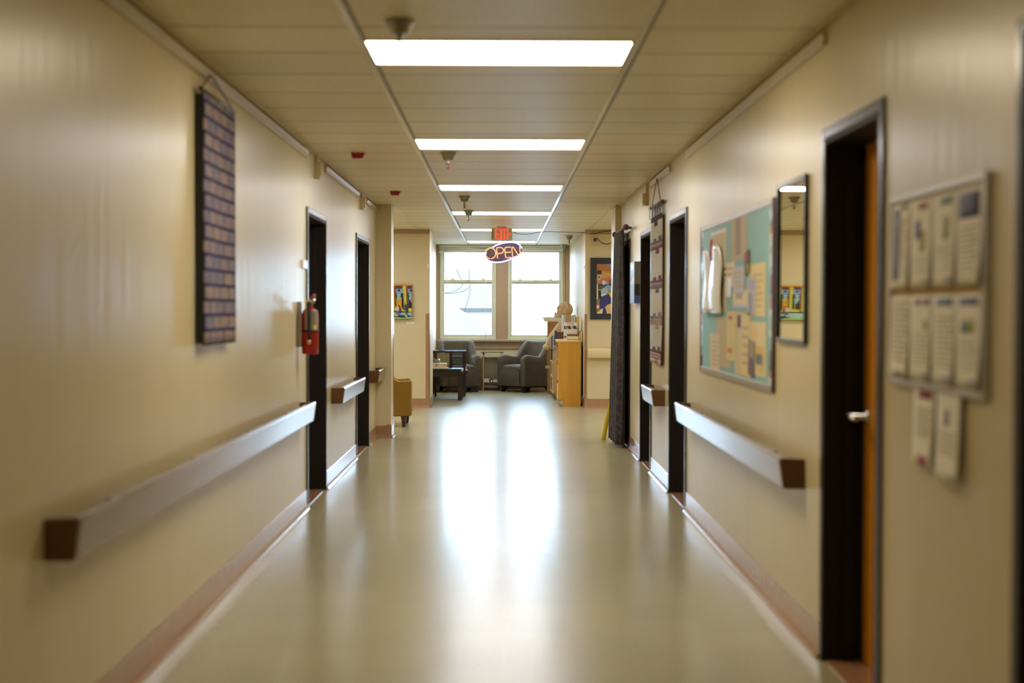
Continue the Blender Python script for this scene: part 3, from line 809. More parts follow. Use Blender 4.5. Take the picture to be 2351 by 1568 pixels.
hd.tube([(exx, ey, ez + hh + .045), (exx + .03, ey - .03, ez + hh + .05), (exx + .04, ey - .07, ez + hh + .055)], [.008, .009, .008], M['chrome'], 8)
hd.build('squeeze_handle', t)
MB().tube(smooth_path([(exx - .01, ey - .02, ez + hh + .03), (exx - .005, ey - .06, ez + hh + .02), (exx, ey - .072, ez + hh - .06), (exx, ey - .072, ez + .2), (exx + .002, ey - .07, ez + .1)]), .010, M['black'], 8).build('hose', t)
MB().tube([(exx + .002, ey - .07, ez + .1), (exx + .002, ey - .07, ez + .07)], [.014, .011], M['cream_plastic'], 8).build('nozzle', t)
MB().lathe([(.0605, .155), (.0605, .17)], (exx, ey, ez), M['black'], 28).build('strap', t)
MB().box((XL, ey - .02, ez + .05), (XL + .028, ey + .02, ez + hh + .04), M['alu']).build('wall_bracket', t)

# ================================================================== RIGHT WALL
def rq(mb, y0, y1, z0, z1, off, th, m, tilt=0.0):
    """thin sheet lying against the right wall: off = gap from the wall, th = thickness"""
    x1 = XR - off; x0 = x1 - th
    rot = Matrix.Rotation(tilt, 3, 'X') if tilt else None
    return mb.box((x0, y0, z0), (x1, y1, z1), m, rot)

# teal bulletin board
by0, by1 = yr(1782, 680), yr(1613, 680)      # near, far
bz1 = (on_x(1613, 520, XR).z + on_x(1780, 456, XR).z) / 2
bz0 = (on_x(1613, 856, XR).z + on_x(1780, 896, XR).z) / 2
t = thing('bulletin_board', (XR, (by0 + by1) / 2, bz0), 'large teal bulletin board covered with pinned papers on the right wall', 'bulletin board')
rq(MB(), by0 + .03, by1 - .03, bz0 + .03, bz1 - .03, 0, .012, M['teal']).build('teal_backing', t)
fr = MB()
for a, b, c, d in ((by0, by0 + .035, bz0, bz1), (by1 - .035, by1, bz0, bz1)): fr.box((XR - .017, a, c), (XR, b, d), M['leg_wood'])
for c, d in ((bz0, bz0 + .035), (bz1 - .035, bz1)): fr.box((XR - .017, by0 + .035, c), (XR, by1 - .035, d), M['alu'])
fr.build('board_frame', t, bevel=.004)
cols = [(236, 236, 244), (120, 60, 90), (190, 205, 215), (60, 34, 30), (226, 230, 226), (200, 120, 110), (150, 190, 180)]
for a, b in ((by0 + .037, by0 + .10), (by1 - .10, by1 - .037)):
    bd = MB(); nseg = 26
    for k in range(nseg):
        z = bz0 + .037 + (bz1 - bz0 - .074) * k / nseg
        rq(bd, a, b, z, z + (bz1 - bz0 - .074) / nseg - .001, .0121, .002, flat(cols[(k * 5 + (k // 3) * 2 + (0 if a < 8 else 3)) % 7], .14))
    bd.build('patterned_border_strip', t)

def pinned(px0, px1, py0, py1, rgb, label, name='paper_notice', marks=(), layer=0, tilt=0.0, rough=.6, cat='paper', group='papers pinned to the teal bulletin board'):
    """px0 far edge, px1 near edge; py0/py1 top and bottom seen at the far edge"""
    ya, yb = on_x(px1, 700, XR).y, on_x(px0, 700, XR).y
    z1, z0 = on_x(px0, py0, XR).z, on_x(px0, py1, XR).z
    off = .0125 + .0022 * layer
    mb = MB(); rq(mb, ya, yb, z0, z1, off, .0012, flat(rgb, rough))
    for u0, u1, v0, v1, c in marks:       # u from far to near, v from top down
        rq(mb, yb + (ya - yb) * u1, yb + (ya - yb) * u0, z1 + (z0 - z1) * v1, z1 + (z0 - z1) * v0, off + .0012, .0004, flat(c))
    if tilt:
        c = Vector((0, (ya + yb) / 2, (z0 + z1) / 2)); R = Matrix.Rotation(tilt, 3, 'X')
        mb.v = [Vector((p.x, 0, 0)) + R @ (Vector((0, p.y, p.z)) - c) + c for p in mb.v]
    return tag(mb.build(name), label, cat, group)
CR, BG, LV, YE, WH, GY = (230, 216, 182), (194, 178, 142), (200, 198, 214), (228, 208, 150), (238, 240, 242), (176, 168, 150)
TXT = (196, 178, 140)
def lines(n=6, u0=.15, u1=.85, v0=.2, v1=.9):
    return [(u0, u1 - .1 * (k % 3 == 2), v0 + (v1 - v0) * k / n, v0 + (v1 - v0) * (k + .4) / n, TXT) for k in range(n)]
pinned(1637, 1672, 535, 716, (206, 186, 140), 'tan backing card at the far end of the board, behind a white glossy leaflet', marks=[(0, 1, 0, .045, (232, 232, 226)), (.85, 1, .045, 1, (218, 204, 160))], layer=0)
pinned(1683, 1719, 497, 600, BG, 'tall beige sheet at the top middle of the board', marks=[(.3, .62, .1, .9, (158, 138, 112))], layer=0)
pinned(1728, 1763, 607, 726, YE, 'large yellow sheet on the near right half of the board', marks=lines(6), layer=0)
pinned(1664, 1692, 606, 660, CR, 'small cream note left of centre on the board', marks=lines(3), layer=0)
pinned(1690, 1715, 614, 673, LV, 'pale lavender sheet at the centre of the board', marks=lines(4), layer=1)
pinned(1671, 1684, 640, 683, WH, 'bright white slip just beside the white leaflet', layer=1, rough=.25)
pinned(1716, 1727, 578, 630, (74, 78, 56), 'small dark photo with a red patch at the board centre', marks=[(.1, .8, .05, .45, (166, 62, 54)), (.5, 1, .6, 1, (170, 150, 40))], layer=2, tilt=-.12)
pinned(1722, 1741, 640, 724, (196, 188, 196), 'grey lavender sheet overlapping the yellow sheet', marks=[(.1, .9, .05, .3, (176, 176, 206)), (.2, .6, .4, .95, (150, 150, 170))], layer=1)
pinned(1688, 1724, 668, 706, CR, 'cream notice below the lavender sheet', marks=[(0, 1, .8, 1, (206, 206, 222)), (.2, .6, .1, .5, (176, 166, 160))], layer=0)
pinned(1650, 1683, 728, 838, (198, 182, 142), 'tall tan sheet in the lower left of the board', marks=lines(7), layer=0)
pinned(1636, 1660, 764, 850, (214, 200, 164), 'cream sheet at the lower far corner of the board', marks=lines(6), layer=1)
pinned(1675, 1696, 714, 826, (222, 206, 150), 'narrow yellowish sheet with a small red mark on the lower board', marks=[(.2, .6, .1, .17, (190, 90, 70)), (.1, .6, .75, .85, (206, 120, 70))], layer=1)
pinned(1693, 1711, 716, 858, (216, 202, 160), 'long cream strip of paper low in the middle of the board', marks=[(.3, .7, .05, .25, (176, 120, 110)), (.5, .95, .05, .3, (200, 198, 206))], layer=0)
pinned(1709, 1729, 720, 862, (226, 208, 154), 'yellowish cream strip low and right of centre on the board', marks=lines(5), layer=1)
pinned(1727, 1765, 738, 858, (226, 210, 164), 'yellow sheet just below the largest yellow sheet', marks=[(.1, .5, .1, .3, (228, 196, 140)), (.4, .9, .45, .8, (216, 186, 110))], layer=0)
pinned(1726, 1740, 780, 862, (112, 90, 110), 'dark purple photo at the bottom of the board', marks=[(.2, 1, 0, .5, (160, 152, 140))], layer=2, tilt=.08)
pinned(1743, 1757, 812, 852, (96, 126, 140), 'blue photo in the lower near corner of the board', marks=[(0, 1, .6, 1, (226, 204, 140)), (.1, .5, .1, .3, (150, 80, 90))], layer=1)
# white glossy leaflet: two curling strips
t = thing('white_leaflet', (XR - .02, on_x(1645, 700, XR).y, on_x(1645, 718, XR).z), 'white glossy curling leaflet hanging at the far end of the bulletin board', 'leaflet')
def strip(pa, pb, pyt, pyb, ph):
    ya, yb = on_x(pb, 700, XR).y, on_x(pa, 700, XR).y
    z1, z0 = on_x(pa, pyt, XR).z, on_x(pa, pyb, XR).z
    def fn(u, v):
        w = .4 + .6 * math.sin(min(1, (1 - v) * 3.2) * PI / 2)
        yc = (ya + yb) / 2
        return Vector((XR - .030 - .016 * math.sin(PI * u) - .006 * math.sin(v * 6 + ph), yc + (u - .5) * (yb - ya) * w, z0 + (z1 - z0) * v))
    return MB().grid(fn, 10, 14, M['paper_white'])
strip(1639, 1667, 566, 719, 0).build('wide_sheet', t, solid=.001)
strip(1625, 1642, 576, 716, 1.5).build('narrow_sheet', t, solid=.001)
MB().box((XR - .045, on_x(1646, 700, XR).y - .006, on_x(1643, 566, XR).z - .09), (XR - .03, on_x(1646, 700, XR).y + .006, on_x(1643, 562, XR).z + .03), flat((214, 120, 120))).build('clip', t)

# mirror
my0, my1 = yr(1857, 600), yr(1791, 600)
mz1 = (on_x(1857, 402, XR).z + on_x(1791, 425, XR).z) / 2; mz0 = (on_x(1857, 797, XR).z + on_x(1795, 780, XR).z) / 2
t = thing('mirror', (XR, (my0 + my1) / 2, mz0), 'narrow black framed mirror between the bulletin board and the large doorway', 'mirror')
fw = .02
MB().box((XR - .010, my0 + fw, mz0 + fw), (XR - .002, my1 - fw, mz1 - fw), M['mirror']).build('mirror_glass', t)
fr = MB()
for a, b in ((my0, my0 + fw), (my1 - fw, my1)): fr.box((XR - .021, a, mz0), (XR, b, mz1), M['frame'])
for c, d in ((mz0, mz0 + fw), (mz1 - fw, mz1)): fr.box((XR - .021, my0 + fw, c), (XR, my1 - fw, d), M['frame'])
fr.build('mirror_frame', t, bevel=.003)

# notice board in the right foreground with sheets
ny0, ny1 = yr(2277, 650), yr(2053, 650)
nz1 = (on_x(2053, 462, XR).z + on_x(2270, 386, XR).z) / 2; nz0 = (on_x(2053, 886, XR).z + on_x(2270, 912, XR).z) / 2
t = thing('notice_board', (XR, (ny0 + ny1) / 2, nz0), 'grey framed notice board in the right foreground', 'notice board')
rq(MB(), ny0 + .02, ny1 - .02, nz0 + .02, nz1 - .02, 0, .012, mat('tan_cork', (186, 156, 104), .8, var=.1, scale=80)).build('cork_panel', t)
fr = MB()
for a, b in ((ny0, ny0 + .022), (ny1 - .022, ny1)): fr.box((XR - .02, a, nz0), (XR, b, nz1), M['alu'])
for c, d in ((nz0, nz0 + .022), (nz1 - .022, nz1)): fr.box((XR - .02, ny0 + .022, c), (XR, ny1 - .022, d), M['alu'])
fr.build('board_frame', t, bevel=.003)
NV, BL, RD, GR, LG = (66, 66, 104), (96, 118, 156), (150, 62, 58), (96, 128, 92), (160, 160, 60)
def sheet(c0, c1, z0, z1, prints, label, sw=0.0):
    """c0 far, c1 near as fraction of the board; hangs with a slight curl"""
    ya, yb = ny1 + (ny0 - ny1) * c1, ny1 + (ny0 - ny1) * c0
    def P(u, v, e=0): return Vector((XR - .0145 - .010 * v * v * (.4 + u) - e, yb + (ya - yb) * u + sw * v, z1 + (z0 - z1) * v))
    mb = MB(); mb.grid(lambda u, v: P(u, v), 6, 8, M['paper'])
    for u0, u1, v0, v1, c in prints:
        mb.grid(lambda u, v: P(u0 + (u1 - u0) * u, v0 + (v1 - v0) * v, .0008), 3, 3, flat(c))
    o = mb.build('paper_sheet')
    o.modifiers.new('solid', 'SOLIDIFY').thickness = .0006
    return tag(o, label, 'paper', 'sheets pinned to the notice board')
def body(v0=.5, v1=.85, n=8, c=(204, 194, 170)): return [(.12, .88 - .12 * (k % 3 == 1), v0 + (v1 - v0) * k / n, v0 + (v1 - v0) * (k + .45) / n, c) for k in range(n)]
logo = [(.62, .9, .91, .965, (112, 124, 128))]
zr1 = (nz1 - .03, nz1 - .31); zr2 = (nz1 - .335, nz0 + .028)
cx = [(.022, .255), (.26, .50), (.503, .735), (.738, .965)]
sheet(*cx[0], zr1[1], zr1[0], [(.1, .45, .06, .9, (118, 128, 148)), (.15, .4, .4, .5, (70, 66, 90)), (.15, .4, .55, .72, (64, 56, 70)), (.5, .8, .02, .07, (96, 110, 84))] + body(.2, .9, 10), 'far left sheet in the top row, with a tall blue grey photo')
sheet(*cx[1], zr1[1], zr1[0], [(.3, .75, .05, .12, RD), (.2, .45, .24, .45, (80, 72, 92)), (.42, .68, .36, .6, LG)] + body(.65, .88) + logo, 'second sheet in the top row, red heading over a green figure')
sheet(*cx[2], zr1[1], zr1[0], [(.3, .8, .05, .13, GR), (.45, .7, .25, .5, (136, 140, 70))] + body(.56, .88) + logo, 'third sheet in the top row, green heading')
sheet(*cx[3], zr1[1], zr1[0], [(.08, .9, .06, .32, NV), (.15, .35, .06, .32, (110, 120, 160))] + body(.4, .9, 9, (190, 180, 160)), 'near right sheet in the top row, big navy picture')
sheet(*cx[0], zr2[1], zr2[0], [(.3, .8, .94, .985, (120, 84, 84))] + body(.05, .85, 12, (186, 172, 142)), 'far left sheet in the bottom row, filled with text')
sheet(*cx[1], zr2[1], zr2[0], [(.2, .45, .04, .11, RD), (.45, .65, .04, .11, (186, 180, 206)), (.65, .88, .04, .11, (130, 66, 66)), (.6, .8, .28, .4, (170, 166, 90))] + body(.45, .85) + logo, 'second sheet in the bottom row, dark red heading')
sheet(*cx[2], zr2[1], zr2[0], [(.15, .85, .04, .12, BL), (.35, .7, .05, .11, (82, 100, 112))] + body(.25, .85, 10) + logo, 'third sheet in the bottom row, blue heading')
sheet(*cx[3], zr2[1], zr2[0], [(.12, .5, .04, .12, BL), (.48, .88, .04, .12, NV), (.2, .5, .28, .42, (104, 124, 110)), (.5, .75, .26, .42, (170, 166, 56))] + body(.48, .85) + logo, 'near right sheet in the bottom row, navy heading over a green figure')
sheet(.315, .54, nz0 - .24, nz0 + .045, [(.2, .85, .12, .26, RD), (.3, .8, .02, .08, (176, 160, 120)), (.3, .8, .88, .99, (160, 56, 64))] + body(.36, .7, 8, (186, 172, 142)), 'red headed sheet hanging below the notice board, far one of two', .012)
sheet(.555, .79, nz0 - .265, nz0 + .04, [(.2, .75, .03, .11, (146, 56, 62)), (.35, .55, .28, .44, (130, 124, 126))] + body(.5, .75, 6, (206, 196, 172)) + logo, 'sheet hanging below the notice board, near one of two')

# hung weaving on the right wall
hy0, hy1 = yr(1526, 600), yr(1495, 600, XR - .026)
hz1 = on_x(1527, 487, XR).z; hz0 = on_x(1522, 836, XR).z
t = thing('hung_weaving', (XR, (hy0 + hy1) / 2, hz0), 'tall cream weaving with purple and brown bands on the right wall', 'wall hanging')
CRM, PUR, BRN, TAU, MAU = flat((206, 204, 186), .9), flat((112, 62, 92), .9), flat((64, 54, 48), .9), flat((96, 96, 92), .9), flat((160, 128, 122), .9)
def wv(u, v, e=0.0):
    # u near->far, v bottom->top, gently curling away from the wall
    return Vector((XR - .018 - .008 * u - .04 * (1 - u) * max(0, .28 - v) - e, hy0 + (hy1 - hy0) * u, hz0 + (hz1 - hz0) * v))
w = MB(); w.grid(lambda u, v: wv(u, v), 8, 40, CRM)
def band(v0, v1, m, e=.002, u0=0.0, u1=1.0): w.grid(lambda u, v: wv(u0 + (u1 - u0) * u, v0 + (v1 - v0) * v, e), 8, 2, m)
for vb, c1, c2 in ((.77, TAU, PUR), (.505, PUR, TAU), (.26, TAU, MAU), (.03, BRN, MAU)):
    band(vb, vb + .018, c2); band(vb + .018, vb + .04, MAU); band(vb + .04, vb + .058, c1)
    band(vb + .058, vb + .085, c1, u0=.05, u1=.3); band(vb + .058, vb + .078, c1, u0=.5, u1=.75); band(vb - .03, vb, c2, u0=.25, u1=.55)
band(.965, 1, BRN); band(.93, .965, BRN, u0=.4, u1=.7)
for k in range(7): band(.02, .93, flat((188, 180, 164), .9), e=.001, u0=.1 + .13 * k, u1=.125 + .13 * k)
w.build('woven_panel', t, solid=.006)
ed = MB(); ed.grid(lambda u, v: Vector((XR - .004 - (.016 + .04 * max(0, .28 - v)) * u, hy0 - .004, hz0 - .01 + (hz1 - hz0 - .01) * v)), 2, 30, flat((74, 46, 36), .9))
ed.build('dark_brown_hem', t, solid=.008)
rz_ = hz1 + .09
MB().tube([(XR - .024, hy0 - .06, rz_), (XR - .032, hy1 + .03, rz_)], .012, M['leg_wood'], 10).build('hanging_rod', t)
for k in range(5):
    u = .06 + .22 * k; y = hy0 + (hy1 - hy0) * u; x = XR - .024 - .008 * u
    lp = MB().box((x - .016, y - .022, hz1 - .01), (x - .013, y + .022, rz_), flat((92, 82, 78), .7))
    lp.box((x + .013, y - .022, hz1 - .01), (x + .016, y + .022, rz_), flat((92, 82, 78), .7))
    lp.tube([(x, y - .022, rz_ + .001), (x, y + .022, rz_ + .001)], .0165, flat((200, 204, 212), .3), 10)  # pale ring stands in for the glint where the loop wraps the rod
    lp.build('hanging_loop', t)
MB().tube([(XR - .028, hy0 + .08, rz_ + .012), (XR - .028, hy0 + .36, 2.57), (XR - .03, hy1 - .1, rz_ + .012)], .004, flat((120, 104, 90), .8), 6).build('cord', t)

# small canvas
ca = on_x(1469.5, 600, XR); 
z1 = ca.z; z0 = on_x(1469.5, 696, XR).z; y0 = ca.y; y1 = on_x(1447, 640, XR - .055).y
t = thing('small_canvas', (XR, (y0 + y1) / 2, z0), 'small deep edged canvas beside the curtain, grey and blue', 'painting')
cv = MB(); D = .055
hz = z1 - z0
cv.box((XR - D, y0, z0), (XR, y1, z0 + hz * .18), flat((66, 96, 150)))
cv.box((XR - D, y0, z0 + hz * .18), (XR, y1, z0 + hz * .46), flat((44, 38, 36)))
cv.box((XR - D, y0, z0 + hz * .46), (XR, y1, z1), flat((110, 108, 104)))
cv.build('stretched_canvas', t)
f_ = MB()
for v0, v1, u0, u1, c in ((0, .45, 0, 1, (120, 150, 196)), (.45, 1, 0, 1, (150, 154, 176)), (.05, .4, .3, .9, (150, 150, 160)), (.47, .62, .1, .7, (206, 196, 120)), (.8, .95, .3, .8, (206, 208, 214)), (.55, .7, .5, .9, (120, 124, 160))):
    rq(f_, y0 + (y1 - y0) * u0, y0 + (y1 - y0) * u1, z0 + hz * v0, z0 + hz * v1, D, .0008 + .0004 * u0, flat(c, .35))
f_.build('painted_face', t)

# curtain on a rod
rA = on_x(1437, 522, 1.262); rB_y = 16.12
t = thing('curtain_rod', (1.262, (rA.y + rB_y) / 2, rA.z), 'dark curtain rod with ball end above the curtained doorway', 'curtain rod')
MB().tube([(1.262, rA.y, rA.z), (1.262, rB_y, rA.z)], .011, M['frame'], 10).build('rod', t)
for y in (rA.y - .02, rB_y + .02): MB().ball((1.262, y, rA.z), .032, M['leg_wood'], 14, 10).build('ball_finial', t)
for y in (rA.y + .1, 16.0): MB().box((1.255, y - .012, rA.z - .012), (XR, y + .012, rA.z + .012), M['frame']).box((XR - .006, y - .03, rA.z - .06), (XR, y + .03, rA.z + .06), M['white_plastic']).build('bracket', t)
cy0, cy1 = 15.02, 16.10
def cf(u, v):
    # v 0 at floor .. 1 at rod
    amp = .020 + .028 * (1 - v) ** .7
    spread = 1 - .12 * v
    y = cy0 + .04 * v + (cy1 - cy0) * u * spread + (cy1 - cy0) * (1 - spread) * .6
    x = 1.262 + amp * math.sin(u * PI * 9 + .5 * math.sin(v * 3)) - .035 * (1 - v) * (.5 + .5 * u)
    return Vector((x, y, .035 + (rA.z - .004 - .035) * v))
tag(MB().grid(cf, 90, 24, M['damask']).build('curtain', solid=.004), 'long charcoal damask curtain hanging over a doorway on the right', 'curtain')

# wet floor sign
t = thing('floor_sign', (1.2, 16.12, 0), 'folded yellow floor sign leaning beside the curtain bottom', 'floor sign')
fs = MB(); 
for dy, x0, x1 in ((0, 1.112, 1.272), (.05, 1.135, 1.28)):
    m1 = MB()
    m1.hexa([(x0, 16.08 + dy, 0), (x0 + .03, 16.08 + dy, 0), (x0 + .03, 16.105 + dy, 0), (x0, 16.105 + dy, 0)], [(x1 - .03, 16.08 + dy, .62), (x1, 16.08 + dy, .62), (x1, 16.105 + dy, .62), (x1 - .03, 16.105 + dy, .62)], M['yellow'])
    m1.build('folded_panel', t, bevel=.003)

# ================================================================== END WALL ART
def canvas_on_end(x0, x1, z0, z1, thick, polys, name, parent, W=100, H=100):
    """polys: (colour, [(u,v)...]) with u,v in percent from the upper left corner"""
    mb = MB(); yf = Y_END - thick
    for i, (c, pts) in enumerate(polys):
        yy = yf - .0006 * (i + 1)
        mb.poly([(x0 + (x1 - x0) * u / 100, yy, z1 + (z0 - z1) * v / 100) for u, v in pts], flat(c, .45))
    return mb.build(name, parent)
def R4(u0, v0, u1, v1): return [(u0, v0), (u1, v0), (u1, v1), (u0, v1)]
def ELL(cu, cv_, ru, rv, n=14): return [(cu + ru * math.cos(2 * PI * k / n), cv_ + rv * math.sin(2 * PI * k / n)) for k in range(n)]
a, b = on_y(945.5, 653, Y_END), on_y(945.5, 732, Y_END)
px1 = a.x; px0 = a.x - .74
t = thing('cafe_painting', ((px0 + px1) / 2, Y_END, b.z), 'bright yellow street painting of figures before windows, left end wall', 'painting')
MB().box((px0, Y_END - .035, b.z), (px1, Y_END, a.z), flat((52, 44, 36))).build('stretcher_edge', t)
K = 100 / .74
def cu(cx): return 100 - (712 - cx) * (b.x - b.x + (945.5 - 903) * Y_END / FPX / (712 - 105) * 1) * K   # crop column -> percent
def cvv(cy): return (cy - 188) / (1312 - 188) * 100
def PT(*pts): return [(cu(x), cvv(y)) for x, y in pts]
LE = cu(712) - 100
art = [((206, 206, 84), R4(0, 0, 100, 100)), ((206, 148, 12), PT((712, 188), (712, 225), (600, 240), (300, 265), (110, 270)) + [(0, 8), (0, 0)])]
for sh in (0, -395, -790):
    art += [((138, 62, 18), PT((525 + sh, 240), (575 + sh, 240), (610 + sh, 1085), (560 + sh, 1085))),
            ((96, 46, 56), PT((580 + sh, 235), (712 + sh + 90, 230), (712 + sh + 90, 330), (580 + sh, 330))),
            ((126, 154, 206), PT((580 + sh, 330), (800 + sh, 330), (805 + sh, 480), (590 + sh, 490))),
            ((28, 26, 26), ELL(cu(690 + sh), cvv(385), cu(730) - cu(690), 3)),
            ((150, 186, 190), PT((590 + sh, 490), (805 + sh, 480), (815 + sh, 780), (600 + sh, 780))),
            ((26, 26, 24), PT((585 + sh, 470), (625 + sh, 470), (610 + sh, 540), (650 + sh, 570), (615 + sh, 600), (635 + sh, 700), (605 + sh, 770))),
            ((26, 26, 24), PT((760 + sh, 480), (830 + sh, 480), (850 + sh, 960), (795 + sh, 960), (780 + sh, 620), (745 + sh, 610))),
            ((26, 26, 24), PT((605 + sh, 780), (640 + sh, 700), (680 + sh, 710), (690 + sh, 770), (745 + sh, 790), (745 + sh, 965), (608 + sh, 965)))]
art += [((214, 210, 92), PT((605, 965), (712, 965), (712, 1085), (605, 1085))), ((206, 206, 84), PT((380, 965), (520, 965), (520, 1080), (380, 1080))),
        ((60, 30, 30), [(0, 79)] + PT((712, 1085), (712, 1105), (380, 1085), (100, 1055)) + [(0, 77)]),
        ((150, 192, 200), [(0, 81)] + PT((712, 1105), (712, 1290)) + [(0, 97)]),
        ((40, 52, 72), PT((130, 1230), (330, 1180), (420, 1195), (590, 1185), (712, 1225), (712, 1245), (560, 1250), (520, 1280), (260, 1270), (130, 1240))),
        ((150, 186, 110), [(0, 95)] + PT((130, 1245), (400, 1275), (712, 1290), (712, 1312)) + [(0, 100)]),
        ((224, 160, 10), PT((215, 650), (380, 665), (385, 990), (230, 960))),
        ((150, 160, 30), PT((245, 720), (290, 700), (310, 760), (280, 800), (240, 770))),
        ((126, 40, 44), PT((310, 900), (345, 915), (385, 1070), (320, 1065), (300, 960))),
        ((110, 70, 50), ELL(cu(302), cvv(880), cu(330) - cu(302), 2.6)),
        ((196, 192, 180), PT((200, 915), (290, 920), (310, 1010), (260, 1060), (170, 1040), (175, 960))),
        ((90, 96, 100), PT((190, 1060), (320, 1050), (320, 1190), (280, 1225), (190, 1225))),
        ((176, 172, 160), ELL(cu(215), cvv(1185), cu(270) - cu(215), 4)),
        ((48, 84, 140), PT((330, 1075), (400, 1085), (360, 1150), (325, 1120))),
        ((150, 150, 160), ELL(cu(503), cvv(805), cu(528) - cu(503), 2.3)),
        ((50, 66, 104), PT((490, 850), (540, 840), (580, 900), (592, 1040), (500, 1040), (485, 940))),
        ((70, 104, 160), PT((405, 945), (480, 935), (490, 1000), (440, 1045))),
        ((82, 76, 28), PT((510, 1040), (582, 1040), (578, 1200), (545, 1215), (520, 1120))),
        ((200, 192, 176), ELL(cu(535), cvv(1220), cu(580) - cu(535), 3.4))]
def clampuv(p): return [(min(100, max(0, u)), min(100, max(0, v))) for u, v in p]
canvas_on_end(px0, px1, b.z, a.z, .035, [(c, clampuv(p)) for c, p in art], 'painted_scene', t)
a, b = on_y(933, 739, Y_END), on_y(952, 743, Y_END)
tag(MB().box((a.x, Y_END - .002, b.z), (b.x, Y_END, a.z), M['paper_white']).box((a.x + .01, Y_END - .0025, a.z - .012), (b.x - .03, Y_END - .002, a.z - .008), flat((180, 172, 150))).build('caption_card'), 'small white caption card below the yellow painting', 'caption card')
for px, py, lb in ((982.5, 611, 'small white hook on the left end wall near the alcove corner'), (1341.8, 614, 'small white hook on the right end wall near the alcove corner')):
    q = on_y(px, py, Y_END)
    tag(MB().box((q.x - .008, Y_END - .014, q.z - .022), (q.x + .008, Y_END, q.z + .022), M['white_plastic']).build('wall_hook', bevel=.004), lb, 'hook', 'white wall hooks')

a, b = on_y(1355.5, 592, Y_END), on_y(1355, 733, Y_END)
bx0, bx1 = a.x, a.x + .66
fz1, fz0 = a.z, b.z
t = thing('framed_painting', ((bx0 + bx1) / 2, Y_END, fz0), 'black framed painting of seated figures on the right end wall, partly behind the pilaster', 'painting')
ix0 = on_y(1369.5, 660, Y_END).x; iz1 = on_y(1369, 606, Y_END).z; iz0 = on_y(1369, 720, Y_END).z; ix1 = bx1 - (ix0 - bx0)
fr = MB()
fr.box((bx0, Y_END - .03, fz0), (ix0, Y_END, fz1), flat((40, 42, 48), .5)).box((ix1, Y_END - .03, fz0), (bx1, Y_END, fz1), flat((40, 42, 48), .5))
fr.box((ix0, Y_END - .03, fz0), (ix1, Y_END, iz0), flat((40, 42, 48), .5)).box((ix0, Y_END - .03, iz1), (ix1, Y_END, fz1), flat((40, 42, 48), .5))
fr.build('black_frame', t, bevel=.003)
def pu(x): return (x - 545) / 7.84 * Y_END / FPX / (ix1 - ix0) * 100     # crop px -> percent across
def pv(y): return (y - 362) / (1255 - 362) * 100
def PP(*pts): return [(min(100, max(0, pu(x))), min(100, max(0, pv(y)))) for x, y in pts]
def PE(x, y, rx, ry): return [(min(100, max(0, u)), min(100, max(0, v))) for u, v in ELL(pu(x), pv(y), pu(545 + rx), ry / 8.93)]
art = [((196, 132, 84), R4(0, 0, 100, 100)), ((176, 110, 60), PP((545, 362), (680, 362), (1000, 470), (1000, 520), (545, 470))), ((150, 128, 140), PP((660, 362), (1200, 362), (1200, 520), (830, 450))),
       ((206, 156, 70), PP((640, 520), (830, 520), (800, 620), (560, 640))), ((196, 108, 92), PP((620, 620), (1200, 560), (1200, 730), (580, 720))),
       ((58, 44, 36), PP((552, 475), (635, 475), (635, 548), (552, 548))), ((176, 190, 170), PP((558, 562), (615, 562), (615, 650), (558, 650))), ((70, 60, 44), PP((575, 580), (598, 580), (598, 620), (575, 620))),
       ((150, 120, 30), PE(745, 552, 42, 44)), ((206, 166, 70), PE(745, 552, 34, 36)),
       ((40, 44, 46), PP((570, 728), (1000, 728), (1000, 1000), (580, 1000))), ((70, 96, 104), PP((590, 750), (700, 750), (700, 800), (590, 800))), ((190, 140, 60), PP((575, 812), (630, 812), (630, 838), (575, 838))),
       ((206, 212, 206), PE(676, 698, 34, 40)), ((150, 176, 190), PE(722, 706, 22, 26)), ((60, 70, 70), PP((780, 640), (820, 640), (820, 728), (780, 728))),
       ((206, 196, 150), PP((545, 730), (572, 730), (572, 1000), (545, 1000))), ((110, 130, 80), PP((545, 1000), (605, 980), (600, 1060), (545, 1060))),
       ((170, 110, 50), PP((545, 1060), (610, 1060), (640, 1160), (545, 1220))), ((216, 216, 206), PP((545, 1105), (592, 1105), (592, 1155), (545, 1155))),
       ((120, 156, 176), PE(750, 805, 68, 66)), ((150, 180, 190), PE(685, 860, 66, 72)), ((206, 216, 214), PP((625, 905), (740, 900), (700, 945), (625, 940))), ((196, 150, 120), PE(722, 800, 22, 22)),
       ((214, 176, 60), PP((745, 880), (900, 840), (1000, 1000), (830, 1010))),
       ((52, 48, 110), PP((615, 960), (735, 905), (790, 950), (840, 1010), (860, 1100), (700, 1255), (640, 1255), (620, 1170), (600, 1150))),
       ((206, 176, 110), PP((695, 1130), (760, 1085), (900, 1050), (960, 1255), (735, 1255))), ((214, 204, 164), PP((555, 1240), (640, 1165), (662, 1165), (645, 1255), (555, 1255)))]
mbp = MB().box((ix0, Y_END - .02, iz0), (ix1, Y_END, iz1), flat((190, 140, 90)))
mbp.build('canvas_board', t)
canvas_on_end(ix0, ix1, iz0, iz1, .02, art, 'painted_scene', t)

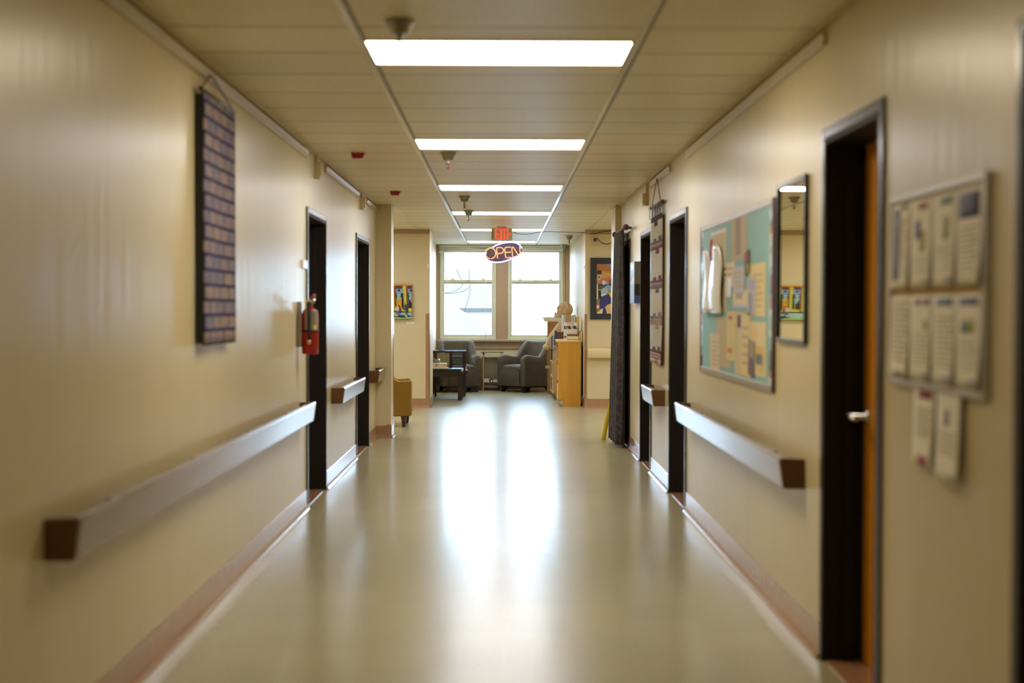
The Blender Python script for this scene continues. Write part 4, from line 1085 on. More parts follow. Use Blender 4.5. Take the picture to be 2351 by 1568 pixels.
# ================================================================== WINDOW BLINDS
def blind(x0, x1, zl, zr, label, wand_px):
    t = thing('window_blind', ((x0 + x1) / 2, Y_WIN - .05, CEIL - .15), label, 'blind', 'raised white window blinds')
    MB().box((x0, Y_WIN - .085, CEIL - .05), (x1, Y_WIN - .035, CEIL - .008), M['blind']).build('headrail', t, bevel=.004)
    sl = MB(); k = 9
    for i in range(k):
        f = i / k
        za = CEIL - .055 - (CEIL - .055 - zl - .03) * f; zb_ = CEIL - .055 - (CEIL - .055 - zr - .03) * f
        sl.hexa([(x0 + .01, Y_WIN - .085, za - .004), (x1 - .01, Y_WIN - .085, zb_ - .004), (x1 - .01, Y_WIN - .035, zb_ - .004), (x0 + .01, Y_WIN - .035, za - .004)],
                [(x0 + .01, Y_WIN - .085, za), (x1 - .01, Y_WIN - .085, zb_), (x1 - .01, Y_WIN - .035, zb_), (x0 + .01, Y_WIN - .035, za)], M['blind'])
    sl.build('stacked_slats', t)
    MB().hexa([(x0 + .005, Y_WIN - .088, zl), (x1 - .005, Y_WIN - .088, zr), (x1 - .005, Y_WIN - .033, zr), (x0 + .005, Y_WIN - .033, zl)],
              [(x0 + .005, Y_WIN - .088, zl + .028), (x1 - .005, Y_WIN - .088, zr + .028), (x1 - .005, Y_WIN - .033, zr + .028), (x0 + .005, Y_WIN - .033, zl + .028)], M['blind']).build('bottom_rail', t)
    for wp, ye, nm, r in wand_px:
        a = wy(wp, 570); e = wy(wp, ye)
        MB().tube([(a.x, Y_WIN - .095, CEIL - .05), (e.x, Y_WIN - .095, e.z)], r, M['white_plastic'], 6).build(nm, t)
blind(W1[0] - .02, W1[1] - .01, wy(1018, 581.5).z, wy(1130, 574).z, 'raised white blind over the left window, sagging left', [(1026.5, 662, 'tilt_wand', .005), (1115, 800, 'pull_cord', .003)])
blind(W2[0] + .01, W2[1] + .02, wy(1175, 578).z, wy(1284, 577).z, 'raised white blind over the right window', [(1180.5, 664, 'tilt_wand', .005)])

# ================================================================== FURNITURE
def make_armchair(loc, rz, label):
    """faces -Y in its own frame; origin on the floor at the chair centre"""
    t = thing('armchair', loc, label, 'armchair', 'charcoal armchairs by the window', rz)
    W, Dp = .345, .37          # half width and half depth
    # plan path (outer) from the front of the left arm, round the back, to the front of the right arm
    path = []
    rc = .16
    def arc(cx_, cy_, a0, a1, n=8):
        return [(cx_ + rc * math.cos(math.radians(a0 + (a1 - a0) * k / n)), cy_ + rc * math.sin(math.radians(a0 + (a1 - a0) * k / n))) for k in range(n + 1)]
    path += [(-W, -Dp + (2 * Dp - rc) * (k / 22) ** 1.5) for k in range(0, 22)]
    path += arc(-W + rc, Dp - rc, 180, 90)
    path += [(-W + rc + (2 * W - 2 * rc) * k / 8, Dp) for k in range(1, 8)]
    path += arc(W - rc, Dp - rc, 90, 0)
    path += [(x * -1, y) for x, y in reversed([p for p in path if p[0] == -W and p[1] < Dp - rc - .02])]
    n = len(path); TH = .115
    def height(y):
        d = y + Dp
        h = .575 + .085 * math.sqrt(max(0, 1 - (1 - min(1, d / .11)) ** 2))
        h -= .030 * (.5 - .5 * math.cos(2 * PI * min(1, max(0, (d - .10) / .56))))
        q = min(1, max(0, (y - .03) / .25)); q = q * q * (3 - 2 * q)
        return h + (.90 - h) * q
    rings = []
    for i, (x, y) in enumerate(path):
        a = Vector(path[max(i - 1, 0)]); b = Vector(path[min(i + 1, n - 1)])
        tg = (b - a).normalized(); nin = Vector((tg.y, -tg.x))
        if nin.dot(Vector((-x, -y * .6))) < 0: nin = -nin
        H = height(y); 
        lean = .07 * max(0, (H - .64) / .26)
        out = Vector((x, y)); rg = []
        for d, z in ((0, .115), (-.004, .3), (-.002, .52), (0, H - .035), (.012, H - .012), (.035, H), (TH - .035, H), (TH - .010, H - .014), (TH, H - .04), (TH, .5), (TH, .3), (TH, .115)):
            q = out + nin * d
            k = max(0, (z - .5) / .4)
            q = q + Vector((0, lean * k * .9))
            rg.append(Vector((q.x, q.y, z)))
        rings.append(rg)
    m = len(rings[0]); sh = MB()
    vs = [p for r in rings for p in r]
    fs = [(i * m + k, i * m + (k + 1) % m, (i + 1) * m + (k + 1) % m, (i + 1) * m + k) for i in range(n - 1) for k in range(m)]
    fs += [tuple(range(m - 1, -1, -1)), tuple((n - 1) * m + k for k in range(m))]
    sh.add(vs, fs, M['sofa'], True)
    sh.build('upholstered_shell', t, local=True, sharp=1.0)
    # seat with domed top and full front
    st = MB(); sw, y0, y1 = W - TH + .002, -Dp - .015, Dp - TH
    def top_(u, v):
        x = -sw + 2 * sw * u; y = y0 + (y1 - y0) * v
        ez = min(u, 1 - u) * 2 * sw; ef = v * (y1 - y0)
        z = .475 + .012 * math.sin(PI * u) - .035 * max(0, 1 - ez / .05) ** 2 - .05 * max(0, 1 - ef / .07) ** 2
        return Vector((x, y + .015 * max(0, 1 - ef / .05) * 0, z))
    st.grid(top_, 20, 16, M['sofa'])
    st.grid(lambda u, v: Vector((-sw + 2 * sw * u, y0 - .014 * math.sin(PI * v), .115 + (top_(u, 0).z - .115) * v)), 20, 10, M['sofa'])
    for sx, u_ in ((-sw, 0), (sw, 1)):
        st.grid(lambda u, v, sx=sx, u_=u_: Vector((sx, y0 + (y1 - y0) * u, .115 + (top_(u_, u).z - .115) * v)), 8, 4, M['sofa'])
    st.build('seat_cushion', t, local=True, merge=True)
    MB().tube([top_(k / 16, .02) + Vector((0, -.014, -.004)) for k in range(17)], .004, M['sofa'], 6).build('welt', t, local=True)
    b = W - .06; d = Dp - .03
    MB().box((-b, -d, .085), (b, d, .118), M['sofa_base']).build('plinth', t, local=True)
    for sx in (-1, 1):
        for sy in (-1, 1):
            x, y = sx * b, sy * d
            MB().hexa([(x, y, 0), (x - sx * .045, y, 0), (x - sx * .045, y - sy * .045, 0), (x, y - sy * .045, 0)],
                      [(x, y, .086), (x - sx * .085, y, .086), (x - sx * .085, y - sy * .085, .086), (x, y - sy * .085, .086)], M['sofa_base']).build('foot', t, local=True)
    return t
ac = make_armchair((-.775, 25.60, 0), math.radians(13), 'charcoal armchair on the left under the window, behind the dark wooden table')
t2 = copy_tree(ac, (.425, 25.63, 0), math.radians(-46)); tag(t2, 'charcoal armchair on the right under the window, turned towards the left')

# little glass topped side table between the armchairs
a = on_y(1103.5, 808, 25.75); b = on_y(1157, 808, 25.75)
t = thing('side_table', ((a.x + b.x) / 2, 25.9, 0), 'small glass topped side table between the two charcoal armchairs', 'side table')
tz = a.z
MB().box((a.x, 25.70, tz - .012), (b.x, 26.12, tz), M['glass_top']).build('glass_top', t, bevel=.003)
for x in (a.x + .05, b.x - .05):
    for y in (25.74, 26.08):
        MB().box((x - .009, y - .009, 0), (x + .009, y + .009, tz - .012), M['maple']).build('leg', t)
MB().box((a.x + .04, 25.76, .135), (b.x - .04, 26.06, .15), mat('purple_grey_shelf', (70, 60, 96), .3)).build('lower_shelf', t)
MB().box((a.x + .035, 25.728, tz - .04), (a.x + .07, 25.745, tz - .012), M['black']).build('corner_clip', t)
for x0, x1, y0, z0, z1, c, lb in ((a.x + .055, a.x + .16, 25.78, .151, .185, (196, 170, 116), 'tan book lying on the lower shelf of the glass side table'),
                              (a.x + .055, a.x + .15, 25.79, .1855, .21, (228, 216, 180), 'cream book topmost on the lower shelf of the glass side table'),
                              (a.x + .18, a.x + .215, 25.78, .151, .20, (34, 32, 34), 'thin black book standing on the lower shelf of the side table'),
                              (a.x + .225, a.x + .33, 25.78, .151, .20, (206, 166, 100), 'orange tan book right on the lower shelf of the side table')):
    tag(MB().box((x0, y0, z0), (x1, y0 + .22, z1), flat(c)).box((x0 + .003, y0 - .001, z0 + .005), (x1 - .003, y0, z1 - .005), M['book_page']).build('book', bevel=.002), lb, 'book', 'books on the glass side table shelf')
# radiator cover under the sill
x0, x1 = on_y(1050, 820, 26.2).x, on_y(1190, 820, 26.2).x
zt = on_y(1120, 820, 26.16).z
t = thing('radiator_cover', ((x0 + x1) / 2, 26.24, .17), 'grey beige radiator cover on the wall below the window', 'radiator')
MB().box((x0, 26.16, .18), (x1, Y_WIN, zt - .02), M['radiator']).build('cover_body', t, bevel=.006)
MB().box((x0 - .01, 26.14, zt - .02), (x1 + .01, Y_WIN, zt), mat('pale_green_radiator_top', (170, 186, 170), .3)).build('cover_top', t, bevel=.003)

# dark wooden coffee table behind the left jamb
ta = on_y(1061, 920, 23.0); tzp = .505
tx1 = ta.x; tx0 = tx1 - .55; ty0, ty1 = 23.0, 23.55
t = thing('wooden_table', ((tx0 + tx1) / 2, (ty0 + ty1) / 2, 0), 'dark wooden table half hidden behind the left wall corner', 'table')
MB().box((tx0 - .01, ty0 - .01, tzp - .022), (tx1 + .01, ty1 + .01, tzp), M['dark_wood']).build('tabletop', t, bevel=.003)
ap = MB()
ap.box((tx0 + .07, ty0 + .008, tzp - .125), (tx1 - .07, ty0 + .028, tzp - .022), M['dark_wood']).box((tx0 + .07, ty1 - .028, tzp - .125), (tx1 - .07, ty1 - .008, tzp - .022), M['dark_wood'])
ap.box((tx0 + .008, ty0 + .07, tzp - .125), (tx0 + .028, ty1 - .07, tzp - .022), M['dark_wood']).box((tx1 - .028, ty0 + .07, tzp - .125), (tx1 - .008, ty1 - .07, tzp - .022), M['dark_wood'])
ap.build('apron', t)
for x in (tx0, tx1 - .07):
    for y in (ty0, ty1 - .07): MB().box((x, y, 0), (x + .07, y + .07, tzp - .022), M['dark_wood']).build('leg', t, bevel=.003)
# things on it
bx = on_y(1025, 838, 23.15).x; bx2 = on_y(1029, 838, 23.15).x
tag(MB().box((bx2 - .3, 23.10, tzp), (bx2, 23.32, tzp + .018), flat((196, 200, 170))).box((bx2 - .298, 23.099, tzp + .003), (bx2 - .002, 23.10, tzp + .015), M['book_page']).build('book', bevel=.002), 'thin pale green book, bottom of the stack on the dark wooden table', 'book')
bk = MB().box((bx - .28, 23.11, tzp + .0185), (bx, 23.32, tzp + .085), flat((232, 208, 160)))
for x0, x1, z0, z1 in ((.2, .12, .055, .07), (.19, .13, .035, .05), (.09, .045, .05, .062), (.035, .012, .04, .066)): bk.box((bx - x0, 23.1092, tzp + z0), (bx - x1, 23.11, tzp + z1), flat((186, 146, 116)))
bk.box((bx - .281, 23.109, tzp + .083), (bx + .002, 23.322, tzp + .0875), flat((238, 236, 226)))
tag(bk.build('book', bevel=.0015), 'thick cream book, top of the stack on the dark wooden table', 'book')
q = on_y(1001, 833, 23.2)
t = thing('glass_dish', (q.x, 23.2, tzp + .088), 'clear glass dish with a brown stick on top of the thick cream book', 'dish')
MB().lathe([(.055, 0), (.07, .012), (.068, .045), (.05, .07), (.046, .07), (.062, .045), (.063, .016), (.05, .006), (.001, .006)], (q.x, 23.2, tzp + .088), M['glass_dish'], 10, smooth=False).build('bowl', t)
MB().tube([(q.x - .022, 23.14, tzp + .1), (q.x - .024, 23.13, tzp + .178)], [.009, .006], flat((166, 84, 40)), 8).build('brown_stick', t)
q = on_y(1061, 848, 23.0)
tag(MB().tube(smooth_path([(q.x - .012, 22.986, tzp - .03), (q.x - .002, 22.984, tzp - .005), (q.x + .012, 22.985, tzp + .006), (q.x + .018, 22.99, tzp - .012), (q.x + .004, 22.985, tzp - .028), (q.x + .014, 22.985, tzp - .045)]), .006, M['white_plastic'], 6).build('ribbon'), 'small white ribbon twist at the corner of the dark wooden table', 'ribbon')

# dark wooden open armed chair behind the table
cxr = on_y(1069, 805, 24.0).x; az = on_y(1060, 805.5, 24.0).z
t = thing('wooden_chair', (cxr - .3, 24.2, 0), 'dark wooden armchair with slatted side behind the dark table', 'chair')
def armside(yc, parent, dx=0.0):
    MB().box((cxr - .6, yc - .03, az - .028), (cxr + .004, yc + .03, az), M['dark_wood']).build('armrest', parent, bevel=.003)
    for x0, x1, nm in ((cxr - .055, cxr, 'leg'), (cxr - .53 + dx, cxr - .48 + dx, 'leg')):
        MB().hexa([(x0 + .012, yc - .022, 0), (x1 - .004, yc - .022, 0), (x1 - .004, yc + .022, 0), (x0 + .012, yc + .022, 0)],
                  [(x0, yc - .027, az - .028), (x1, yc - .027, az - .028), (x1, yc + .027, az - .028), (x0, yc + .027, az - .028)], M['dark_wood']).build(nm, parent, bevel=.002)
    MB().box((cxr - .27, yc - .02, .46), (cxr - .235, yc + .02, az - .028), M['dark_wood']).build('side_post', parent)
    for z in (.525, .645): MB().box((cxr - .235, yc - .012, z), (cxr - .055, yc + .012, z + .022), M['dark_wood']).build('side_slat', parent)
    MB().box((cxr - .57, yc - .015, .44), (cxr - .055, yc + .015, .50), M['dark_wood']).build('side_rail', parent)
armside(24.0, t); armside(24.42, t, -.06)
MB().box((cxr - .57, 24.028, .38), (cxr + .03, 24.39, .435), M['dark_wood']).build('seat', t, bevel=.01)
MB().box((cxr - .57, 23.985, .52), (cxr - .27, 24.01, az - .045), flat((150, 136, 88))).build('tan_side_panel', t)
MB().box((cxr - .6, 24.03, .45), (cxr - .57, 24.39, .84), M['dark_wood']).build('backrest', t, bevel=.008)
q = on_y(1073, 855, 23.9)
tag(MB().box((cxr - .04, 24.04, .4355), (cxr + .028, 24.2, .450), M['paper_white']).box((cxr + .002, 24.04, .45), (cxr + .012, 24.07, .50), M['paper_white']).build('folded_paper'), 'white folded paper on the front edge of the dark wooden chair', 'paper')
tag(MB().box((cxr - .59, 23.985, az), (cxr - .45, 24.02, az + .012), flat((206, 206, 214))).build('flat_case'), 'small pale flat case lying on the arm of the dark wooden chair', 'case')

# ochre armchair behind the left pilaster
ox1 = on_y(945, 900, 17.75).x; otz = on_y(940, 874, 17.75).z
t = thing('ochre_chair', (ox1 - .4, 18.1, 0), 'ochre upholstered armchair cut off by the left pilaster', 'armchair')
zb = on_y(940, 955, 17.75).z
def arm(y0, y1, dx=0.0):
    pts = [(ox1, zb), (ox1, otz - .015), (ox1 - .012, otz), (ox1 - .16, otz - .012), (ox1 - .22, otz + .02), (ox1 - .27, otz + .09), (ox1 - .31, otz + .26), (ox1 - .72, otz + .28), (ox1 - .74, zb + .02)]
    pts = pts[:5] + [(ox1 - .30, otz + .07), (ox1 - .55, otz + .12), (ox1 - .6, otz + .26), (ox1 - .72, otz + .28), (ox1 - .74, zb - .03)]
    MB().prism([(x + dx, y0, z) for x, z in pts], (0, y1 - y0, 0), M['ochre']).build('arm_panel', t, bevel=.014)
arm(17.75, 17.86); arm(18.36, 18.47, -.06)
MB().box((ox1 - .60, 17.862, zb), (ox1 - .02, 18.358, zb + .2), M['ochre']).build('seat_cushion', t, bevel=.03)
MB().box((ox1 - .74, 17.862, zb), (ox1 - .602, 18.358, otz + .28), M['ochre']).build('backrest', t, bevel=.03)
for x in (ox1 - .1, ox1 - .66):
    for y in (17.8, 18.4):
        MB().hexa([(x - .018, y - .018, 0), (x + .018, y - .018, 0), (x + .018, y + .018, 0), (x - .018, y + .018, 0)],
                  [(x - .035, y - .035, zb), (x + .035, y - .035, zb), (x + .035, y + .035, zb), (x - .035, y + .035, zb)], M['leg_wood']).build('leg', t)

# bookcases along the right alcove wall (open fronts face -X)
BX0, BX1 = .845, 1.185
def bookcase(y0, y1, h, m, label, shelves, kick=True, BX0=.845):
    t = thing('bookcase', ((BX0 + BX1) / 2, (y0 + y1) / 2, 0), label, 'bookcase', 'bookcases in the alcove')
    th = .022
    for a in (y0, y1 - th):
        mb = MB()
        pts = [(BX0, .10), (BX0, h - .022), (BX1, h - .022), (BX1, 0), (BX0 + .06, 0), (BX0 + .06, .10)] if kick else [(BX0, 0), (BX0, h - .022), (BX1, h - .022), (BX1, 0)]
        mb.prism([(x, a, z) for x, z in pts], (0, th, 0), m).build('side_panel', t, bevel=.002)
    MB().box((BX0 - .004, y0 - .002, h - .022), (BX1, y1 + .002, h), m).build('top_board', t, bevel=.003)
    MB().box((BX1 - .012, y0 + th, .02), (BX1, y1 - th, h - .022), M['black']).build('back_board', t)
    MB().box((BX0 + .06, y0 + th, 0), (BX0 + .075, y1 - th, .09), M['dark_wood']).build('kick_board', t)
    for z in shelves: MB().box((BX0 + .004, y0 + th, z - .02), (BX1 - .012, y1 - th, z), m).build('shelf', t)
    return t
HA = on_y(1300, 784, 21.65).z
YA0, YA1, YB0, YB1, YC0, YC1 = 21.65, 22.36, 23.3, 24.7, 24.82, 25.22
bookcase(YA0, YA1, HA, M['maple'], 'nearest bookcase, honey coloured side panel towards the corridor', (.10, .40, .69))
HB = on_y(1272, 800, YB0).z
bookcase(YB0, YB1, HB, M['birch'], 'middle pale bookcase the plush bear sits on', (.10, .36, .60), BX0=.825)
HC = on_y(1265, 739, YC0).z
bookcase(YC0, YC1, HC, M['walnut'], 'farthest and tallest bookcase, brown, carrying a white tray', (.10, .45, .80), kick=False, BX0=.79)
# books in the open shelves
pal = [(226, 222, 210), (236, 234, 228), (120, 60, 50), (46, 44, 46), (200, 180, 130), (214, 196, 150), (90, 110, 90), (230, 226, 216), (150, 120, 70), (36, 90, 150)]
proto_book = {}
def shelf_books(y0, y1, z, hmax, label, group, n, BX0=.845):
    y = y0 + .03
    for k in range(n):
        w = random.uniform(.022, .048); hh_ = hmax * random.uniform(.72, .97); d = random.uniform(.16, .22)
        if y + w > y1 - .03: break
        x0 = BX0 + random.uniform(.004, .05)
        c = random.choice(pal)
        mb = MB().box((x0, y, z + .001), (x0 + d, y + w, z + hh_), flat(c)).box((x0 + .004, y + .003, z + hh_ - .0005), (x0 + d + .001, y + w - .003, z + hh_ + .0006), M['book_page'])
        mb.box((x0 - .0006, y + w * .2, z + hh_ * .7), (x0, y + w * .8, z + hh_ * .8), flat((206, 196, 160)))
        tag(mb.build('book'), label, 'book', group)
        y += w + .002 + (0.12 if random.random() < .06 else 0)
for y0, y1, nm, bx_, lev in ((YA0, YA1, 'nearest honey', .845, ((.10, .26, 'bottom'), (.40, .25, 'middle'), (.69, .24, 'top'))), (YB0, YB1, 'middle pale', .825, ((.10, .22, 'bottom'), (.36, .21, 'middle'), (.60, .2, 'top')))):
    for z, hm, sn in lev:
        shelf_books(y0, y1, z, hm, 'book standing in the %s shelf of the %s bookcase' % (sn, nm), 'books in the %s shelf of the %s bookcase' % (sn, nm), 24, bx_)

# items on top of the nearest bookcase
z = HA
def bookbox(x0, x1, y0, y1, z0, z1, c, label, name='book', pages='none', cat='book', rot=0):
    mb = MB().box((x0, y0, z0), (x1, y1, z1), flat(c))
    if pages == 'front': mb.box((x0 + .003, y0 - .0008, z0 + .004), (x1 - .003, y0, z1 - .004), M['book_page'])
    if rot:
        cpt = Vector(((x0 + x1) / 2, (y0 + y1) / 2, z0)); R = Matrix.Rotation(rot, 3, 'X')
        mb.v = [R @ (p - cpt) + cpt for p in mb.v]
        lo = min(p.z for p in mb.v); mb.v = [p + Vector((0, 0, z0 - lo)) for p in mb.v]
    return tag(mb.build(name, bevel=.0015), label, cat)
def X_(px, Y): return on_y(px, 780, Y).x
def Z_(py, Y): return on_y(1300, py, Y).z
Ya = 21.70
zl1 = Z_(779, Ya)
bookbox(X_(1276.5, Ya), X_(1304, Ya), Ya, Ya + .22, z, zl1, (222, 208, 164), 'cream book lying flat at the left end of the nearest bookcase top', pages='front')
bookbox(X_(1304.6, Ya), X_(1329, Ya), Ya, Ya + .22, z, zl1 - .004, (214, 196, 140), 'tan book lying flat at the right end of the nearest bookcase top', pages='front')
zl2 = Z_(772, Ya)
bookbox(X_(1302, Ya), X_(1328, Ya), Ya + .01, Ya + .2, zl1 + .0005, zl2, (206, 178, 110), 'tan book in the small stack before the magazine', pages='front')
bookbox(X_(1303, Ya), X_(1327, Ya), Ya + .02, Ya + .2, zl2 + .0005, Z_(767, Ya), (126, 88, 46), 'brown book on top of the small stack before the magazine')
# magazine with TIME lettering, standing and facing the corridor
def text_mesh(txt, size, name):
    cu_ = bpy.data.curves.new(name, 'FONT'); cu_.body = txt; cu_.size = size; cu_.align_x = 'CENTER'; cu_.extrude = .0004
    o = bpy.data.objects.new(name, cu_); COL.objects.link(o)
    bpy.context.view_layer.update()
    me = bpy.data.meshes.new_from_object(o.evaluated_get(bpy.context.evaluated_depsgraph_get()))
    COL.objects.unlink(o); bpy.data.objects.remove(o)
    return me
Ym = 21.95
mx0, mx1 = X_(1294, Ym), X_(1325, Ym); mz1 = Z_(740, Ym)
t = thing('magazine', ((mx0 + mx1) / 2, Ym, zl1), 'white magazine with red TIME title standing on the nearest bookcase', 'magazine')
mb = MB().box((mx0, Ym, zl1 + .0005), (mx1, Ym + .012, mz1), flat((222, 218, 200), .4))
k = 0
ph0, ph1 = Z_(755.5, Ym), Z_(748, Ym)
pc = [(70, 66, 60), (190, 176, 150), (40, 40, 44), (110, 100, 90), (206, 200, 186), (60, 80, 90), (150, 110, 80), (30, 30, 32), (96, 90, 84), (176, 150, 120)]
nb = 12
for i in range(nb):
    xa = mx0 + .006 + (mx1 - mx0 - .012) * i / nb; xb = mx0 + .006 + (mx1 - mx0 - .012) * (i + 1) / nb
    zm = ph0 + (ph1 - ph0) * (.35 + .4 * ((i * 7) % 5) / 5)
    mb.box((xa, Ym - .0006, ph0), (xb, Ym, zm), flat(pc[(i * 3) % 10])).box((xa, Ym - .0006, zm), (xb, Ym, ph1), flat(pc[(i * 7 + 2) % 10]))
for i in range(5):
    xa = mx0 + .004 + i * .007
    mb.box((xa, Ym - .0006, Z_(775, Ym)), (xa + .006, Ym, Z_(771, Ym) - .004 * (i % 2)), flat(pc[(i * 3) % 10]))
mb.build('cover', t)
me = text_mesh('TIME', .055, 'title')
me.materials.append(flat((196, 84, 76)))
o = bpy.data.objects.new('title_lettering', me); COL.objects.link(o); o.parent = t
o.location = (0.0, -.0006, Z_(746.5, Ym) - zl1); o.rotation_euler = (PI / 2, 0, 0)
# books behind the magazine
Yb = 22.15
zb1 = Z_(723, Yb)
xs_ = [1290.5, 1295, 1299, 1310.5, 1316, 1322]
cs = [(206, 206, 206), (168, 172, 172), (164, 132, 86), (190, 180, 146), (150, 144, 116)]
lbs = ['pale grey book standing leftmost behind the magazine', 'grey book standing second behind the magazine', 'wide brown book standing behind the magazine top', 'cream book standing behind the magazine, right of the brown one', 'olive grey book standing rightmost behind the magazine']
for i in range(5):
    bookbox(X_(xs_[i], Yb), X_(xs_[i + 1], Yb) - .002, Yb, Yb + .19, z, zb1 - .006 * (i % 2), cs[i], lbs[i])
bookbox(X_(1321, 22.05), X_(1329.5, 22.05), 22.02, 22.14, z, Z_(727, 22.05), (206, 176, 110), 'tall tan book standing right of the magazine', rot=0)
bookbox(X_(1317.5, 22.02), X_(1320.3, 22.02), 22.0, 22.14, z, Z_(726, 22.02), (190, 196, 206), 'thin silver book standing right of the magazine')
bookbox(X_(1279, Yb - .1), X_(1293.5, Yb - .1), Yb - .12, Yb - .01, z, Z_(762, Yb - .1), (98, 62, 40), 'dark brown book standing left of the magazine')
bookbox(X_(1273.5, Yb - .05), X_(1278.4, Yb - .05), Yb - .07, Yb + .12, z, Z_(759, Yb), (52, 56, 84), 'dark blue book at the left edge of the nearest bookcase top')
# arched bookend
Ye = 21.72
ex0, ex1 = X_(1328.4, Ye), X_(1336, Ye)
ez1 = Z_(759, Ye)
t = thing('bookend', ((ex0 + ex1) / 2, Ye, z), 'arched tan bookend with black edge at the wall end of the nearest bookcase', 'bookend')
pts = [(ex1, z), (ex0, z)] + [(ex0 + (ex1 - ex0) * (1 - math.cos(a)) , z + (ez1 - z) * (.45 + .55 * math.sin(a))) for a in [PI / 2 * k / 8 for k in range(9)]]
pts = [(min(ex1, x), q) for x, q in pts]
MB().prism([(x, Ye, q) for x, q in pts], (0, .12, 0), flat((206, 176, 116))).build('tan_block', t)
MB().tube([(x - .002, Ye + .004, q + .002) for x, q in pts[1:]], .006, M['black'], 6).build('black_rim', t)
# thin books and a roll on top of the middle bookcase, before the bear
Yq = YB0 + .04
for px0_, px1_, pyt, c, lb in ((1264.6, 1266.8, 774, (120, 140, 120), 'thin green grey book, leftmost of the row before the plush bear'), (1267, 1268.6, 771, (52, 50, 50), 'thin black book in the row before the plush bear'),
                              (1268.8, 1271, 769, (206, 204, 200), 'thin white book in the row before the plush bear'), (1271.2, 1272.9, 770, (96, 100, 110), 'thin grey book in the row before the plush bear')):
    bookbox(X_(px0_, Yq), X_(px1_, Yq), Yq, Yq + .15, HB + .0005, Z_(pyt, Yq), c, lb)
Yr = YB0 + .012
tag(MB().lathe([(.001, -.02), (.02, -.06), (.026, -.02), (.026, .02), (.001, .02)], (X_(1272.6, Yr - .06), Yr - .03, HB + .027), flat((190, 196, 216), .3), 14, 'y').build('paper_roll'), 'pale blue roll lying at the front edge of the middle bookcase', 'roll')
# white tray on the tallest bookcase
a = on_y(1249, 729, YC0 + .02); b = on_y(1290, 738, YC0 + .02)
t = thing('white_tray', ((a.x + b.x) / 2, YC0 + .25, HC), 'white tray with papers on top of the tallest bookcase', 'tray')
x0, x1 = on_y(1251, 735, YC0).x, 1.15
y0, y1 = YC0 + .02, YC0 + .38
tz0, tz1 = HC + .004, on_y(1250, 728.5, YC0).z
tr = MB()
tr.hexa([(x0, y0, tz0), (x1, y0, tz0), (x1, y1, tz0), (x0, y1, tz0)], [(x0, y0, tz0 + .006), (x1, y0, tz0 + .006), (x1, y1, tz0 + .006), (x0, y1, tz0 + .006)], M['white_plastic'])
e = .03
for (p, q, r_, s_) in (((x0, y0), (x1, y0), (x1 + e, y0 - .01), (x0 - e, y0 - .01)), ((x0, y1), (x1, y1), (x1 + e, y1 + .01), (x0 - e, y1 + .01)), ((x0, y0), (x0, y1), (x0 - e, y1 + .01), (x0 - e, y0 - .01)), ((x1, y0), (x1, y1), (x1 + e, y1 + .01), (x1 + e, y0 - .01))):
    tr.poly([(p[0], p[1], tz0), (q[0], q[1], tz0), (r_[0], r_[1], tz1), (s_[0], s_[1], tz1)], M['white_plastic'])
tr.build('tray_body', t, solid=.005)
tag(MB().box((x0 + .02, y0 + .04, tz0 + .007), (x0 + .14, y1 - .1, tz1 + .006), flat((120, 132, 170))).build('leaflet_stack'), 'blue grey leaflets in the left of the white tray', 'leaflets')
tag(MB().box((x0 + .15, y0 + .04, tz0 + .007), (x0 + .26, y1 - .1, tz1 + .012), flat((150, 50, 60))).build('leaflet_stack'), 'dark red leaflets in the middle of the white tray', 'leaflets')
# pale tag on the armchair side / bookcase
q = on_y(1255.5, 843, 24.81)
tag(MB().box((q.x - .026, 24.80, q.z - .022), (q.x + .05, 24.818, q.z + .022), flat((206, 192, 150))).build('price_tag', bevel=.002), 'small cream tag sticking out from the tallest bookcase', 'tag')

# plush bear sitting on the middle bookcase, facing the aisle (-X)
Yt = 23.74
def BP(px, py, dy=0.0):
    p = on_y(px, py, Yt + dy); return Vector((p.x, Yt + dy, p.z))
t = thing('plush_bear', (BP(1294, 780).x, Yt, HB), 'large tan plush bear sitting on the middle bookcase, one paw hanging over the edge', 'plush bear')
bd = MB()
hc = BP(1297, 711)
bd.ball(hc, (.135, .125, .130), M['plush'], 24, 16)
bd.ball(BP(1284.5, 722), (.068, .064, .052), M['plush'], 18, 12)
body_c = Vector((BP(1296, 755).x, Yt, HB + .25))
bd.ball(body_c, (.145, .15, .235), M['plush'], 24, 16)
bd.ball(BP(1299, 735), (.085, .09, .07), M['plush'], 16, 10)
for sy in (-1, 1):
    bd.tube([body_c + Vector((-.03, sy * .11, .14)), body_c + Vector((-.10, sy * .15, .05)), Vector((BP(1265, 778).x, Yt + sy * .15, BP(1265, 778).z)), Vector((BP(1259, 791).x, Yt + sy * .145, BP(1259, 791).z))], [.072, .070, .058, .052], M['plush'], 14)
    bd.ball(Vector((BP(1255.5, 796.5).x, Yt + sy * .145, BP(1255, 796.5).z)), (.068, .055, .05), M['plush'], 16, 10)
    bd.tube([Vector((body_c.x, Yt + sy * .09, HB + .09)), Vector((body_c.x - .1, Yt + sy * .1, HB + .085)), Vector((.885, Yt + sy * .1, HB + .075))], [.08, .075, .06], M['plush'], 14)
    bd.ball(Vector((.875, Yt + sy * .1, HB + .10)), (.04, .06, .09), M['plush'], 14, 10)
    bd.ball(hc + Vector((.022, sy * .118, .07)), (.034, .030, .074), M['plush'], 14, 10, Matrix.Rotation(-.1, 3, 'Y'))
bd.build('bear_body', t, remesh=.011)
MB().ball(BP(1280, 723.5), (.060, .056, .044), M['plush_pale'], 18, 12).build('muzzle', t)
MB().ball(BP(1275.8, 719.5), (.02, .028, .020), M['black'], 12, 8).build('nose', t)
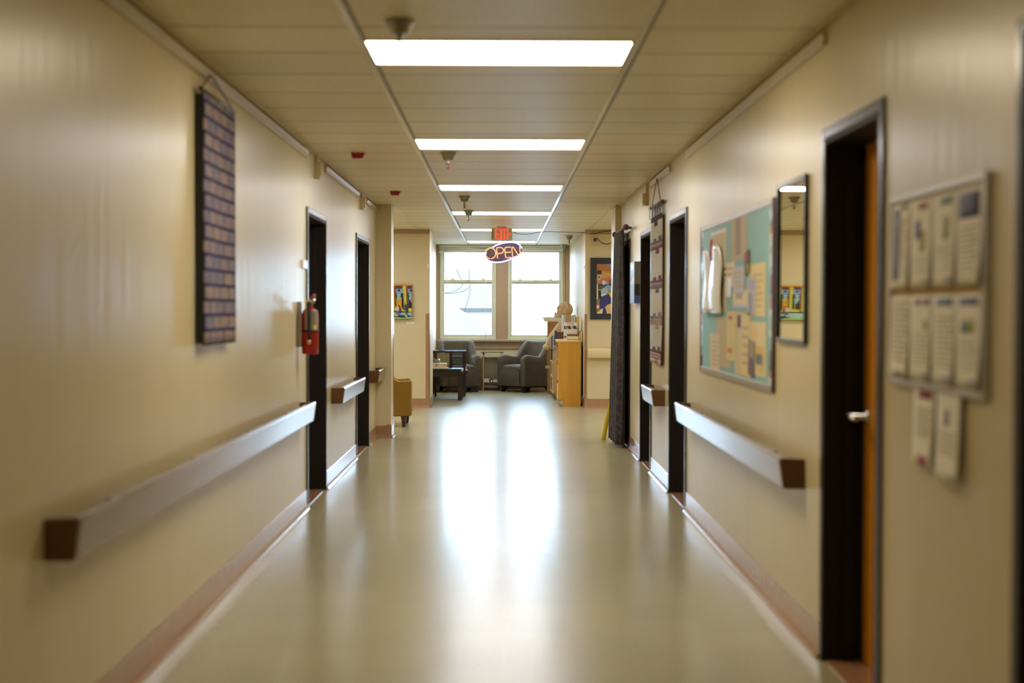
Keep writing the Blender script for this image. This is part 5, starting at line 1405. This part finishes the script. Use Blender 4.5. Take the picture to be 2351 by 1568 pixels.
for sy in (-1, 1): MB().ball(hc + Vector((-.118, sy * .06, .03)), .012, M['black'], 10, 8).build('eye', t)
for sy in (-1, 1): MB().ball(hc + Vector((.026, sy * .142, .06)), (.022, .010, .058), M['plush_pale'], 14, 10, Matrix.Rotation(-.1, 3, 'Y')).build('ear_pad', t)  # pads coloured paler in place of the shading that outlines the ears

# ================================================================== OUTSIDE THE WINDOWS
def oy(px, py, Y): return on_y(px, py, Y)
t = thing('neighbouring_house', (oy(1040, 750, 44).x, 44, -3), 'pale shingle roofed house seen through the left window', 'house')
r1, r2 = oy(985, 621, 50), oy(1138, 621, 50)
e1, e2 = oy(985, 712, 42), oy(1138, 712, 42)
mb = MB(); mb.add([r1 + Vector((-8, 0, 0)), r2, e2, e1 + Vector((-8, 0, 0))], [(0, 1, 2, 3)], M['roof']); mb.build('upper_roof', t, solid=.12)
MB().box((e1.x - 8, 42.3, -3), (e2.x - .1, 50, e2.z - .06), M['siding']).build('house_wall', t)
h0, h1, h2 = oy(1024, 698, 39), oy(1140, 776, 34), oy(960, 776, 34)
mb = MB(); mb.add([h0 + Vector((-9, 0, 0)), h0, h1, h1 + Vector((0, -1.5, -.6)), Vector((h0.x - 9, h1.y - 1.5, h1.z - .6))], [(0, 1, 2, 3, 4)], M['roof']); mb.build('lower_roof', t, solid=.12)
mb = MB(); mb.add([h0, h1, h1 + Vector((0, .2, -4)), h0 + Vector((0, .2, -4))], [(0, 1, 2, 3)], M['siding']); mb.build('lower_wall', t, solid=.1)
mb = MB().tube([h0 + Vector((0, 0, .03)), h1 + Vector((0, 0, .03))], .06, M['siding'], 6); mb.build('hip_cap', t)
wl = flat((34, 32, 30))
w1 = MB().tube(smooth_path([oy(1019, 672, 33), oy(1035, 671, 33), oy(1052, 664, 33), oy(1061, 655, 33), oy(1062, 645, 33), oy(1056, 636, 33), oy(1046, 610, 33), oy(1041, 570, 33)]), 0.008, wl, 5)
tag(w1.build('service_wire'), 'looping service wire outside the left window, left one', 'wire', 'wires outside')
w2 = MB().tube(smooth_path([oy(1079, 540, 33), oy(1076, 610, 33), oy(1079, 665, 33), oy(1074, 690, 33), oy(1066, 715, 33)]), 0.008, wl, 5)
tag(w2.build('service_wire'), 'hanging service wire outside the left window, right one', 'wire', 'wires outside')
w3 = MB().tube(smooth_path([oy(1019, 674, 33.2), oy(1040, 673, 33.2), oy(1065, 668, 33.2), oy(1078, 658, 33.2)]), 0.008, wl, 5)
tag(w3.build('service_wire'), 'sagging service wire outside the left window, lower one', 'wire', 'wires outside')
struct(MB().box((-60, Y_WIN + .5, -3.2), (60, 120, -3), mat('grey_pavement', (120, 120, 118), .9)), 'ground', 'ground outside the building', 'ground')
